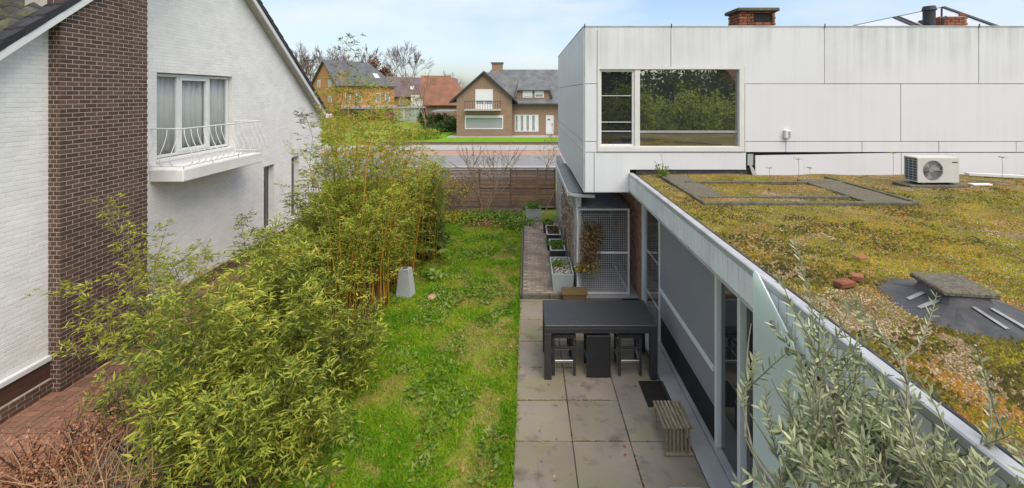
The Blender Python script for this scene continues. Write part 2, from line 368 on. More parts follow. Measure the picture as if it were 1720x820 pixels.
def mk_clad():
    m, n = node_mat('white_cladding')
    pos = n('ShaderNodeNewGeometry').outputs['Position']; z = n('ShaderNodeSeparateXYZ', {0: pos}).outputs[2]
    s = noise(n, 1.0, 7, .68, (7, 7, .22)); s2 = noise(n, .9, 3)
    s = n('ShaderNodeMath', {0: s, 1: s2}, operation='MULTIPLY').outputs[0]
    up = n('ShaderNodeMapRange', {0: z, 1: 4.9, 2: 6.25, 3: .25, 4: 1.}).outputs[0]      # run-off streaks start at the roof edge
    f = n('ShaderNodeMath', {0: ramp(n, s, [(.2, 0), (.42, .8)]), 1: up}, operation='MULTIPLY').outputs[0]
    col = mixc(n, f, (.66, .66, .675), (.42, .42, .4)); col = mixc(n, ramp(n, noise(n, .7, 4), [(.4, 0), (.8, .25)]), col, (.6, .6, .6))
    sp = ramp(n, noise(n, 1.0, 9, .75, (16, 16, 1.2)), [(.66, 0), (.74, .55)]); sp = n('ShaderNodeMath', {0: sp, 1: up}, operation='MULTIPLY').outputs[0]
    col = mixc(n, sp, col, (.32, .34, .24)); finish(n, col, .45, .03, 8); return m
M['white_cladding'] = mk_clad()
def mk_slab():
    m, n = node_mat('patio_slab')
    col = mixc(n, ramp(n, noise(n, 2.2, 7, .6), [(.35, 0), (.65, 1)]), (.225, .188, .155), (.3, .252, .208))
    col = mixc(n, ramp(n, noise(n, 1.1, 6, .6), [(.44, 0), (.62, .75)]), col, (.2, .185, .1))
    col = mixc(n, ramp(n, noise(n, 2.9, 5, .6), [(.55, 0), (.72, .7)]), col, (.08, .07, .057))
    col = mixc(n, ramp(n, noise(n, 40, 3), [(.6, 0), (.75, .3)]), col, (.1, .1, .08))
    col, _ = island(n, col, .07); finish(n, col, .85, .3, 90, bdist=.006, spec=.3); return m
M['patio_slab'] = mk_slab()
def mk_paver(name, a, b, moss):
    m, n = node_mat(name)
    col = mixc(n, ramp(n, noise(n, 9, 6, .65), [(.35, 0), (.65, 1)]), a, b); col, _ = island(n, col, .22)
    col = mixc(n, ramp(n, noise(n, 1.6, 7, .65), [(.47, 0), (.65, .75)]), col, moss); finish(n, col, .9, .4, 80); return m
M['paver_red'] = mk_paver('paver_red', (.27, .135, .09), (.22, .11, .075), (.15, .1, .07))
M['paver_grey'] = mk_paver('paver_grey', (.34, .27, .215), (.26, .205, .165), (.13, .105, .07))
def mk_rattan():
    m, n = node_mat('black_rattan')
    pos = n('ShaderNodeNewGeometry').outputs['Position']
    u = n('ShaderNodeTexWave', {'Vector': pos, 'Scale': 8., 'Distortion': .4}, wave_type='BANDS', bands_direction='X').outputs[1]
    v = n('ShaderNodeTexWave', {'Vector': pos, 'Scale': 8., 'Distortion': .4}, wave_type='BANDS', bands_direction='Z').outputs[1]
    y = n('ShaderNodeTexWave', {'Vector': pos, 'Scale': 8., 'Distortion': .4}, wave_type='BANDS', bands_direction='Y').outputs[1]
    h = n('ShaderNodeMath', {0: n('ShaderNodeMath', {0: u, 1: v}, operation='MULTIPLY').outputs[0], 1: y}, operation='ADD').outputs[0]
    col = mixc(n, h, (.009, .009, .01), (.04, .04, .044)); finish(n, col, .38, .9, height=h, bdist=.004, spec=.6); return m
M['rattan'] = mk_rattan()
def mk_ground(name, stops, sc, b=.6, bs=30):
    m, n = node_mat(name); col = ramp(n, noise(n, sc, 8, .65), stops); finish(n, col, .95, b, bs, spec=.15); return m
M['lawn'] = mk_ground('lawn', [(.3, (.09, .14, .01)), (.48, (.13, .2, .01)), (.63, (.2, .23, .02)), (.75, (.34, .27, .12))], 1.8)
M['meadow'] = mk_ground('meadow', [(.3, (.14, .21, .02)), (.5, (.2, .26, .03)), (.7, (.27, .26, .07))], .22, .3, 4)
M['bright_lawn'] = mk_ground('bright_lawn', [(.3, (.12, .26, .01)), (.6, (.16, .31, .012)), (.75, (.2, .32, .03))], .8, .4, 9)
def mk_gravel():
    m, n = node_mat('roof_gravel'); pos = n('ShaderNodeNewGeometry').outputs['Position']
    v = n('ShaderNodeTexVoronoi', {'Vector': pos, 'Scale': 42.}); bw = n('ShaderNodeSeparateColor', {0: v.outputs['Color']}).outputs[0]
    col = ramp(n, bw, [(.0, (.14, .09, .05)), (.4, (.26, .17, .1)), (.75, (.38, .26, .16)), (1., (.48, .37, .25))])
    ms = ramp(n, noise(n, 1.1, 7, .65), [(.32, 0), (.52, .85)]); col = mixc(n, ms, col, (.13, .11, .015))
    finish(n, col, .95, 1., height=v.outputs['Distance'], bdist=-.02, spec=.2); return m
M['roof_gravel'] = mk_gravel()
M['pebble'] = leafmat('pebble', [(.11, .075, .045), (.22, .145, .085), (.33, .23, .14), (.43, .32, .21), (.55, .45, .33)], 0, .9, 3)
M['moss_green'] = leafmat('moss_green', [(.06, .06, .005), (.125, .12, .006), (.2, .18, .008), (.29, .24, .013)], 0, .95, 2)
M['moss_dark'] = leafmat('moss_dark', [(.03, .026, .006), (.06, .05, .007), (.1, .085, .008), (.15, .12, .01)], 0, .95, 2)
M['moss_rust'] = leafmat('moss_rust', [(.15, .07, .01), (.24, .11, .012), (.31, .15, .018), (.33, .21, .04)], 0, .95, 2)
def mk_brickwall(name, a, b, mo, s):
    m, n = node_mat(name); tcn = n('ShaderNodeTexCoord').outputs['Object']
    sx = n('ShaderNodeSeparateXYZ', {0: tcn}); h = n('ShaderNodeMath', {0: sx.outputs[0], 1: sx.outputs[1]}, operation='ADD').outputs[0]
    cv = n('ShaderNodeCombineXYZ', {0: h, 1: sx.outputs[2]}).outputs[0]
    br = n('ShaderNodeTexBrick', {'Vector': cv, 'Color1': c4(a), 'Color2': c4(b), 'Mortar': c4(mo), 'Scale': s, 'Mortar Size': .012, 'Brick Width': .5, 'Row Height': .18}).outputs[0]
    col = mixc(n, ramp(n, noise(n, .5, 6), [(.4, 0), (.8, .3)]), br, tuple(x * .6 for x in a)); finish(n, col, .9, 0, spec=.2); return m
M['far_brick'] = mk_brickwall('far_brick', (.32, .2, .13), (.24, .15, .1), (.34, .28, .23), 2.2)
M['far_orange'] = mk_brickwall('far_orange', (.52, .25, .11), (.46, .22, .1), (.4, .24, .12), 2.2)
M['far_red'] = mk_brickwall('far_red', (.32, .14, .09), (.26, .11, .07), (.3, .24, .2), 2.2)
M['slate'] = mat('slate', (.17, .175, .185), .75, .25, .9, bump=.4, bs=6, stretch=(1.5, 1.5, .4), dirt=(.2, .19, .15), ds=.6, damt=.6)
M['slate_dark'] = mat('slate_dark', (.13, .135, .15), .75, .2, .7, bump=.4, bs=4)
M['roof_purple'] = mat('roof_purple', (.17, .12, .13), .85, .15, .6, bump=.3, bs=3)
M['roof_red'] = mat('roof_red', (.27, .125, .075), .9, .2, .7, bump=.4, bs=3, dirt=(.16, .1, .06), ds=.5)
M['sheet_green'] = mat('sheet_green', (.42, .46, .43), .6, .15, .8, bump=.1, isl=.15)
# ------------------------------------------------------------------ the setting: ground, roads, paths
def sheet(name, mt, x0, x1, y0, y1, z, nx=1, ny=1, amp=0, label=None):
    xs = np.linspace(x0, x1, nx + 1); ys = np.linspace(y0, y1, ny + 1); X, Y = np.meshgrid(xs, ys)
    Z = np.full_like(X, z) + (amp * (vnoise(X, Y, .7, 5) - .5) if amp else 0)
    i = np.arange((nx + 1) * (ny + 1)).reshape(ny + 1, nx + 1)
    F = np.stack([i[:-1, :-1], i[:-1, 1:], i[1:, 1:], i[1:, :-1]], -1).reshape(-1, 4)
    o = npobj(name, np.stack([X.ravel(), Y.ravel(), Z.ravel()], 1), F, mt, smooth=amp > 0)
    return tag(o, label or 'large flat ' + name, None, None, 'structure')
sheet('ground', M['meadow'], -700, 700, -300, 900, -.12, label='green meadow ground reaching the horizon')
sheet('garden_soil', M['soil'], -5.45, -3.0, -2, 18.2, -.02, 20, 80, .06, label='dark soil bed under the bamboo row')
sheet('garden_lawn', M['lawn'], -3.35, -.19, -2, 18.2, -.012, 24, 120, .05, label='worn garden lawn beside the patio')
sheet('fence_border', M['soil'], -3.3, -.2, 16.7, 18.2, .022, 20, 10, .04, label='brown soil border in front of the slatted fence')
sheet('road', M['asphalt'], -160, 160, 24.5, 33.2, -.06, label='grey asphalt street beyond the slatted fence')
sheet('cycle_path', M['cycle_red'], -160, 160, 33.35, 36.4, -.03, label='red paved cycle path along the street')
sheet('pavement', M['paving_pale'], -160, 160, 36.5, 40.2, -.02, label='pale pavement beside the red cycle path')
sheet('verge', M['soil'], -5.4, 1.4, 18.2, 24.4, -.05, label='bare soil strip behind the fence')
k = thing('kerb', 'pale concrete kerb along the grey street', 'kerb'); del k['category']; k['kind'] = 'structure'
for y in (33.2, 24.38): bx('kerb_stone', M['paving_pale'], k, -160, 160, y, y + .14, -.12, .03 if y > 30 else .02)
for xx in (-1, 1): pass
bx('road_line', M['white_paint'], k, -160, 160, 28.6, 28.72, -.08, -.055)
# patio of square slabs
pt = sheet('patio', M['soil'], -.2, 2.56, -2, 10.02, -.035, label='patio bed under the large square slabs')
rg = random.Random(4); SP = .796; slabme = None
q = B().cbox(-SP / 2 + .005, SP / 2 - .005, -SP / 2 + .005, SP / 2 - .005, -.05, 0, .007)
slabme = bpy.data.meshes.new('slab'); slabme.from_pydata(q.v, [], q.f); slabme.materials.append(M['patio_slab'])
for i in range(3):
    for j in range(-2, 6):
        inst('slab', slabme, pt, (-.178 + SP * (i + .5), 5.92 + SP * (j - .5), .012 + rg.uniform(-.004, .004)), (rg.uniform(-.004, .004), rg.uniform(-.004, .004), rg.uniform(-.006, .006)))
for i in range(3): bx('slab', M['patio_slab'], pt, -.173 + SP * i, -.183 + SP * (i + 1), 9.905, 10.0, -.04, .013, b=.006)
# raised brick path
bp = sheet('brick_path', M['dark_mortar'], -.12, 1.16, 10.09, 16.1, .088, label='raised path of small greyish brown bricks')
q = B(); q.cbox(-.098, .098, -.047, .047, -.05, 0, .005); pvm = bpy.data.meshes.new('paver'); pvm.from_pydata(q.v, [], q.f); pvm.materials.append(M['paver_grey'])
n = 0
for j in range(58):
    y = 10.15 + j * .1025
    for i in range(-1, 7):
        x = .0 + i * .2045 + (.1 if j % 2 else 0)
        if x < -.03 or x > 1.06 or n >= 300: continue
        inst('paver', pvm, bp, (x, y, .1 + rg.uniform(-.004, .004)), (rg.uniform(-.02, .02), rg.uniform(-.02, .02), rg.uniform(-.02, .02))); n += 1
for yy in np.arange(10.09, 16, 1.0): bx('edging_stone', M['dark_concrete'], bp, -.178, -.135, yy, yy + .99, -.1, .106, b=.008)
for x0 in (-.13, .52): bx('step_stone', M['dark_concrete'], bp, x0, x0 + .64, 10.01, 10.085, -.05, .112, b=.01)
# red brick side path in herringbone
sp = sheet('side_path', M['dark_mortar'], -8.1, -5.45, -2, 18.2, -.04, label='reddish brick side path along the white house')
q = B(); q.cbox(-.1025, .1025, -.0485, .0485, -.05, 0, .006); prm = bpy.data.meshes.new('paver'); prm.from_pydata(q.v, [], q.f); prm.materials.append(M['paver_red'])
rest = B(); cand = []
PW, PL = .108, .222
for a in range(-60, 130):
    for b in range(-40, 40):
        # herringbone lattice: pairs of one lying and one standing brick
        ox = -8.1 + PW * a + 2 * PW * b * 1.0; oy = 2.4 + PW * a - 2 * PW * b
        for (cx, cy, rz) in ((ox + PW, oy + PW / 2, 0), (ox + PW * 2.5, oy, math.pi / 2)):
            if (-7.68 if cy < 8.6 else -8.05) < cx < -5.55 and 3.8 < cy < 17.6: cand.append((cx, cy, rz))
cand.sort(key=lambda c: abs(c[1] - 6.3) + max(0, -6.0 - c[0]) * .2)
for i, (cx, cy, rz) in enumerate(cand):
    z = rg.uniform(-.004, .004)
    if i < 300: inst('paver', prm, sp, (cx, cy, z), (0, 0, rz))
    else:
        hx, hy = (.1025, .0485) if rz == 0 else (.0485, .1025); rest.cbox(cx - hx, cx + hx, cy - hy, cy + hy, -.045, z, .006)
rest.build('paver_field', M['paver_red'], sp)['kind'] = 'stuff'
bx('edging_stone', M['concrete'], sp, -5.5, -5.44, 3, 18, -.1, .03)

# ------------------------------------------------------------------ white painted brick house on the left
H = thing('white_house', 'white painted brick house with brown chimney breast and curved balcony', 'house', (-9, 10, 0))
XN, XF, XP = -7.7, -8.1, -7.5                       # near wall, far wall, chimney breast planes
zn = lambda y: .04 + .87 * y                         # roof underside lines
zf = lambda y: 17.36 - .80 * y
fN = lambda u, v, d: (XN - d, u, v); fF = lambda u, v, d: (XF - d, u, v)
wn_ = wallpoly('wall', [(4.35, 0), (7.0, 0), (7.0, zn(7.0)), (4.35, zn(4.35))], [], fN, .3, M['white_mortar'], H)
holes = [(9.39, 11.8, 3.33, 5.26), (13.2, 13.76, .53, 2.55), (14.75, 15.25, .5, 2.6)]
wf = wallpoly('wall', [(6.9, 0), (16.9, 0), (16.9, zf(16.9)), (10.37, zf(10.37) - .02), (6.9, zn(6.9) - .02)], [rect(*h) for h in holes], fF, .3, M['white_mortar'], H)
BL, BH, BJ = .187, .062, .0115
rs = bricks2d(4.36, 6.97, .62, 6.2, BL, BH, BJ, top=lambda u: zn(u) - .03)
brickset(rs, fN, .0022, M['white_brick'], wn_, 0, cham=.002)
rs = bricks2d(7.9, 16.88, .34, 8.9, BL, BH, BJ, holes=[(a - .0, b + .0, c, d) for a, b, c, d in holes], top=lambda u: min(zn(u), zf(u)) - .05)
brickset(rs, fF, .004, M['white_brick'], wf, 0, cham=.002)
# plinths: dark brick courses at the foot, timber board and white ledge on the near wall
brickset(bricks2d(4.36, 6.97, .0, .22, BL, BH, BJ), lambda u, v, d: (XN - d + .05, u, v), .008, M['brown_brick'], bx('plinth', M['mortar'], H, XN - .02, XN + .05, 4.35, 6.99, -.05, .225), 300, cham=.003)
for k in range(3): bx('plinth_board', M['wood_dark'], H, XN - .01, XN + .03, 4.36 + k * .88, 4.36 + k * .88 + .872, .235, .5, b=.005)
bx('ledge', M['white_paint'], H, XN - .01, XN + .06, 4.35, 6.97, .51, .6, b=.01)
brickset(bricks2d(8.0, 16.88, .0, .30, BL, BH, BJ), lambda u, v, d: (XF - d + .03, u, v), .008, M['brown_brick'], bx('plinth', M['mortar'], H, XF - .02, XF + .03, 8.0, 16.9, -.05, .31), 0, cham=.003)
# chimney breast
cb = bx('chimney_breast', M['mortar'], H, XF + .02, XP - .005, 6.91, 8.48, -.05, 8.2)
rs = bricks2d(6.9, 8.49, .0, 7.3, BL, BH, BJ)
brickset(rs, lambda u, v, d: (XP - .005 - d, u, v), .005, M['brown_brick'], cb, 300, key=lambda r: abs((r[2] + r[3]) / 2 - 4.3) + (r[0] - 6.9) * .6, cham=.003)
rs = bricks2d(XN - .02, XP - .001, .0, 7.3, .095, BH, BJ, off=1)
brickset(rs, lambda u, v, d: (u, 6.91 + d, v), .005, M['brown_brick'], cb, 100, key=lambda r: abs(r[2] - 4.3), cham=.003, seed=3)
# roof: near slope (tiles seen from above) and far slope (verge and soffit seen from below)
rn = B().prism([(4.0, zn(4.0)), (10.37, zn(10.37)), (10.37, zn(10.37) + .12), (4.0, zn(4.0) + .12)], lambda u, v, d: (d, u, v), -13.5, -7.46).build('roof', M['tile_dark'], H)
rf = B().prism([(10.38, zf(10.38)), (16.66, zf(16.66)), (16.66, zf(16.66) + .12), (10.38, zf(10.38) + .12)], lambda u, v, d: (d, u, v), -13.5, -7.86).build('roof', M['tile_dark'], H)
B().prism([(4.0, zn(4.0) - .04), (10.37, zn(10.37) - .04), (10.37, zn(10.37) + .09), (4.0, zn(4.0) + .09)], lambda u, v, d: (d, u, v), -7.455, -7.42).build('bargeboard', M['white_paint'], H)
B().prism([(4.0, zn(4.0) - .03), (10.0, zn(10.0) - .03), (10.0, zn(10.0) - .005), (4.0, zn(4.0) - .005)], lambda u, v, d: (d, u, v), -7.72, -7.457).build('soffit', M['white_paint'], H)
B().prism([(10.38, zf(10.38) - .1), (16.66, zf(16.66) - .1), (16.66, zf(16.66) + .05), (10.38, zf(10.38) + .05)], lambda u, v, d: (d, u, v), -7.855, -7.82).build('bargeboard', M['white_paint'], H)
B().prism([(10.38, zf(10.38) - .05), (16.66, zf(16.66) - .05), (16.66, zf(16.66) - .005), (10.38, zf(10.38) - .005)], lambda u, v, d: (d, u, v), -8.09, -7.857).build('soffit', M['pale_stone'], H)
bx('gutter', M['white_paint'], H, -9.4, -7.8, 16.67, 17.2, 3.82, 3.98, b=.02)
# interlocking tiles, one mesh shared by all
def tile_mesh(name, w, l, mt, th=.03):
    xs = np.linspace(0, 1, 9); prof = [(x * w, .028 * math.sin(2 * math.pi * x) + .014) for x in xs]
    vs = []; fs = []
    for (s, z) in ((0, 0), (l, 0.0)):
        for (x, h) in prof: vs.append((x, s, h + z))
        for (x, h) in prof: vs.append((x, s, h + z - th))
    m = 9
    for i in range(m - 1):
        fs += [(i, i + 1, i + 1 + 2 * m, i + 2 * m), (i + m, i + 3 * m, i + 1 + 3 * m, i + 1 + m), (i, i + m, i + 1 + m, i + 1)]
    me = bpy.data.meshes.new(name); me.from_pydata(vs, [], fs); me.update(); me.materials.append(mt)
    me.polygons.foreach_set('use_smooth', np.ones(len(fs), dtype=bool)); return me
tm = tile_mesh('roof_tile', .3, .44, M['tile_moss']); tv = tile_mesh('roof_tile', .3, .44, M['tile_dark'])
sn = math.atan(.87)
for r in range(23):
    u = 4.0 + r * .345 * math.cos(sn); z = zn(u) + .165
    if u > 10.0: break
    for c in range(8):
        x = -7.44 - (c + 1) * .29
        if c > 0 and not (5.2 < u < 8.2): continue
        o = inst('roof_tile', tv if c == 0 else tm, rn, (x, u, z), (sn - .045, 0, rg.uniform(-.01, .01)))
sf = -math.atan(.80)
for r in range(22):
    u = 16.75 - r * .345 * math.cos(sf); z = zf(u) + .165
    if u < 10.6: break
    inst('roof_tile', tv, rf, (-7.83, u, z), (abs(sf) - .045, 0, math.pi))
for r in range(23):                                   # verge tiles capping the far bargeboard, each stepping over the next
    u1 = 16.72 - r * .27; u0 = u1 - .30
    if u0 < 10.4: break
    B().prism([(u1, zf(u1) + .052), (u1, zf(u1) + .235), (u0, zf(u0) + .2), (u0, zf(u0) + .052)], lambda u, v, d: (d, u, v), -7.9, -7.8 + .004 * (r % 2)).build('verge_tile', M['tile_dark'], rf)
for r in range(24):
    u0 = 4.0 + r * .26; u1 = u0 + .29
    if u1 > 10.2: break
    B().prism([(u0, zn(u0) + .092), (u0, zn(u0) + .235), (u1, zn(u1) + .2), (u1, zn(u1) + .092)], lambda u, v, d: (d, u, v), -7.54, -7.415 + .004 * (r % 2)).build('verge_tile', M['tile_dark'], rn)
# upstairs window with curtains
def framed(parent, name, y0, y1, z0, z1, X, fw, cols, glass=M['pane_clear'], sash=None, dep=.07):
    """window in a wall facing +X: frame bars as one frame part, a pane for each light"""
    wo = B()
    wo.cbox(X - dep, X, y0, y1, z0, z0 + fw).cbox(X - dep, X, y0, y1, z1 - fw, z1).cbox(X - dep, X, y0, y0 + fw, z0 + fw, z1 - fw).cbox(X - dep, X, y1 - fw, y1, z0 + fw, z1 - fw)
    for c in cols: wo.cbox(X - dep, X + .004, c - fw * .5, c + fw * .5, z0 + fw, z1 - fw)
    o = wo.build(name, M['white_metal'], parent)
    ed = [y0 + fw] + [v for c in cols for v in (c - fw * .5, c + fw * .5)] + [y1 - fw]
    for i in range(0, len(ed), 2):
        a, b = ed[i] + .003, ed[i + 1] - .003; g = 0
        if sash is not None and i // 2 == sash:
            g = .075; s = B(); s.cbox(X - dep + .01, X + .015, a, b, z0 + fw, z0 + fw + g).cbox(X - dep + .01, X + .015, a, b, z1 - fw - g, z1 - fw).cbox(X - dep + .01, X + .015, a, a + g, z0 + fw + g, z1 - fw - g).cbox(X - dep + .01, X + .015, b - g, b, z0 + fw + g, z1 - fw - g)
            s.build('sash', M['white_metal'], o)
        bx('pane', glass, o, X - dep + .03, X - dep + .036, a + g, b - g, z0 + fw + g, z1 - fw - g)
    return o
wd = framed(H, 'window', 9.41, 11.78, 3.36, 5.24, XF - .1, .06, [10.08, 11.06], sash=1)
yy = np.linspace(9.42, 11.77, 150); pf = .035 * np.sin(yy * 40 + np.sin(yy * 5)) + .02 * np.sin(yy * 15 + 1)
V = []; 
for z, k in ((3.4, 1.), (4.3, .9), (5.22, .7)): V += [(XF - .22 + p * k, y, z) for y, p in zip(yy, pf)]
nn = len(yy); F = [(i + a * nn, i + 1 + a * nn, i + 1 + (a + 1) * nn, i + (a + 1) * nn) for a in (0, 1) for i in range(nn - 1)]
cu = npobj('curtain', V, F, M['curtain'], wd, smooth=True)
md = cu.modifiers.new('solid', 'SOLIDIFY'); md.thickness = .004
bx('room', M['rubber'], wd, XF - .6, XF - .45, 9.2, 12, 3.1, 5.4)
bx('window_sill', M['white_paint'], wd, XF - .1, XF + .05, 9.36, 11.83, 3.28, 3.345, b=.01)
for (a, b, c, d) in holes[1:]:
    o = framed(H, 'window', a + .02, b - .02, c + .02, d - .02, XF - .12, .05, [], glass=M['pane_dark'])
    bx('window_sill', M['white_paint'], o, XF - .12, XF + .08, a - .05, b + .05, c - .1, c - .002, b=.01)
# balcony with bellied bars
bal = bx('balcony', M['white_brick'], H, XF + .008, -7.37, 9.2, 11.95, 2.9, 3.16, b=.015)
br = B()
for (p, q_) in (((XF + .01, 9.24), (-7.4, 9.24)), ((-7.4, 9.24), (-7.4, 11.9)), ((-7.4, 11.9), (XF + .01, 11.9))):
    br.tube([(p[0], p[1], 4.04), (q_[0], q_[1], 4.04)], .016, 6)
br.build('top_rail', M['white_metal'], bal)
br = B()
for (p, q_) in (((XF + .01, 9.2), (-7.36, 9.2)), ((-7.36, 9.2), (-7.36, 11.94)), ((-7.36, 11.94), (XF + .01, 11.94))):
    br.tube([(p[0], p[1], 3.235), (q_[0], q_[1], 3.235)], .01, 6)
br.build('bottom_rail', M['white_metal'], bal)
prof = [(0, 4.04), (.01, 3.9), (.07, 3.72), (.16, 3.55), (.2, 3.42), (.185, 3.31), (.12, 3.25), (.04, 3.235)]
def belly(x, y, ox, oy): B().tube([(x + ox * o, y + oy * o, z) for o, z in prof], .0085, 5).build('baluster', M['white_metal'], bal, smooth=True)
for k in range(15): belly(-7.4, 9.26 + k * 2.62 / 14, 1, 0)
for k in range(3):
    belly(-7.52 - k * .23, 9.24, 0, -1); belly(-7.52 - k * .23, 11.9, 0, 1)
for y in (9.24, 10.1, 11.0, 11.9): B().tube([(-7.39, y, 3.24), (-7.385, y, 3.02), (-7.362, y, 2.96)], .01, 5).build('bracket', M['white_metal'], bal)

# ------------------------------------------------------------------ white clad house on the right
YB = 9.3; RZ = 3.05
W_ = thing('white_clad_house', 'white panel clad house box over a flat gravel roof', 'house', (5, 10, 0))
bX = lambda x: PX(x, YB); bZ = lambda y: PZ(y, YB)
XL = 1.21; ZT = bZ(45); ZB = bZ(323)
z1, z2, z3 = bZ(141), bZ(238), bZ(256)
core = B(); core.box(XL + .03, 1.485, YB + .03, 17.0, ZB + .012, ZT - .06); core.box(1.486, 2.199, YB + .16, 17.0, ZB + .012, ZT - .06); core.box(2.2, 16, YB + .16, 17.0, RZ - .35, ZT - .06)
core.build('core', M['dark_sheet'], W_)
wx0, wx1, wz0, wz1 = bX(1003), bX(1250), bZ(255), bZ(113)
G = .006
def panel(x0, x1, za, zb, d=.0): return bx('panel', M['white_cladding'], W_, x0 + G, x1 - G, YB - d, YB + .028, za + G, zb - G, b=.003)
XC = bX(1127); XS = [bX(1127), bX(1385), bX(1644), 12.9, 16]
panel(XL + .03, wx0, z1, ZT); panel(wx0, XC, wz1, ZT)
for a, b in zip(XS[:-1], XS[1:]):
    if a == XC: wallpoly('panel', [(a + G, wz1 + G), (wx1 + .01, wz1 + G), (wx1 + .01, z1 + G), (b - G, z1 + G), (b - G, ZT - G), (a + G, ZT - G)], [], lambda u, v, d: (u, YB + d, v), .028, M['white_cladding'], W_)
    else: panel(a, b, z1, ZT)
panel(XL + .03, wx0, z2, z1); panel(XL + .03, wx0, z3, z2)
for a, b in ((wx1 + .012, bX(1513)), (bX(1513), bX(1780)), (bX(1780), 16)): panel(a, b, z2, z1)
xs = [wx1 + .012, bX(1320), bX(1448), bX(1577), bX(1707), bX(1835), 14, 16]
for a, b in zip(xs[:-1], xs[1:]): panel(a, b, z3, z2)
panel(XL + .03, bX(998), ZB, z3)
xa = bX(998); xb = bX(1058); xc = bX(1253); zr = bZ(285)
wallpoly('panel', [(xa + G, ZB + G), (xb, ZB + G), (xb, zr), (xc, zr), (xc, z3 - G), (xa + G, z3 - G)], [], lambda u, v, d: (u, YB + d, v), .028, M['white_cladding'], W_)
# the loose strip: hangs askew at its broken end
for (x0, x1, drop) in ((bX(1268), bX(1513), .055), (bX(1513), bX(1780), 0), (bX(1780), 16, 0)):
    zb_, zt_ = bZ(297), z3 - .012
    B().prism([(x0 + G, zb_ - drop * .3), (x1 - G, zb_), (x1 - G, zt_), (x0 + G, zt_ - drop)], lambda u, v, d: (u, d, v), YB - .012, YB + .02).build('panel', M['white_cladding'], W_)
bx('broken_edge', M['sheet_green'], W_, bX(1256.5), bX(1266), YB + .02, YB + .03, bZ(278), bZ(259))
B().prism([(bX(1257), bZ(276)), (bX(1261), bZ(278)), (bX(1273), bZ(298)), (bX(1264), bZ(300))], lambda u, v, d: (u, d, v), YB - .05, YB - .01).build('broken_edge', M['pale_stone'], W_)
# side face panels, facing the lawn
fs_ = lambda u, v, d: (XL + d, u, v)
ys_ = [YB + .004, 17.0]
for (za, zb) in ((ZB, z3), (z3, z2), (z2, z1), (z1, ZT)):
    wallpoly('panel', rect(ys_[0], ys_[1], za + G, zb - G), [], fs_, .028, M['white_cladding'], W_)
bx('soffit', M['white_paint'], W_, XL + .004, 2.2, YB + .004, 16.99, ZB - .004, ZB + .011)
q = B(); q.cbox(XL - .01, 16, YB - .012, YB + .12, ZT - .004, ZT + .022, .004); q.cbox(XL - .01, XL + .1, YB + .122, 17.0, ZT - .004, ZT + .022, .004); q.build('parapet_trim', M['trim_metal'], W_)
for x in (982, 1127.5, 1385, 1644): B().tube([(bX(x), YB - .012, ZT - .02), (bX(x), YB - .014, ZT + .06)], .012, 5).build('joint_cover', M['dark_sheet'], W_)
bx('corner_trim', M['trim_metal'], W_, XL + .002, XL + .028, YB - .004, YB + .003, ZB + .01, ZT - .01)
# the large window
FW = .11
wf_ = B(); y0 = YB - .02; y1 = YB + .12
wf_.cbox(wx0, wx1, y0, y1, wz0, wz0 + FW).cbox(wx0, wx1, y0, y1, wz1 - .05, wz1).cbox(wx0, wx0 + .05, y0, y1, wz0 + FW, wz1 - .05).cbox(wx1 - FW, wx1, y0, y1, wz0 + FW, wz1 - .05)
mx0, mx1 = bX(1066), bX(1075); wf_.cbox(mx0, mx1, y0 + .02, y1, wz0 + FW, wz1 - .05)
win = wf_.build('window', mat('cream_frame', (.66, .65, .61), .5, .05, 3, bump=.03), W_)
bx('pane', M['pane_mirror'], win, mx1 + .002, wx1 - FW - .002, YB + .075, YB + .082, wz0 + FW + .002, wz1 - .052)
sb = B(); a, b = wx0 + .052, mx0 - .002; c, d = wz0 + FW + .002, wz1 - .052; s = .045
sb.cbox(a, b, y0 + .05, y1 - .02, c, c + s).cbox(a, b, y0 + .05, y1 - .02, d - s, d).cbox(a, a + s, y0 + .05, y1 - .02, c + s, d - s).cbox(b - s, b, y0 + .05, y1 - .02, c + s, d - s)
sash = sb.build('sash', M['white_metal'], win)
bx('pane', M['pane_dark'], win, a + s, b - s, YB + .08, YB + .086, c + s, d - s)
for y in (161, 205.5, 221): bx('bar', M['white_metal'], win, a + s + .002, b - s - .002, YB + .05, YB + .075, bZ(y) - .006, bZ(y) + .006)
bx('rail_reflection', M['grille'], win, mx1 + .01, wx1 - FW - .01, YB + .06, YB + .072, bZ(223.5), bZ(220))  # grey bar stands in for the balustrade rail mirrored in the pane
# small sensor box on the panels
o = thing('wall_sensor', 'small white sensor box on the white panel wall', 'sensor', (bX(1320), YB, bZ(223)))
bx('housing', M['white_metal'], o, bX(1315.5), bX(1325), YB - .09, YB - .001, bZ(232), bZ(218), b=.012); bx('lens', M['grille'], o, bX(1320), bX(1324), YB - .095, YB - .088, bZ(230), bZ(220), b=.003)
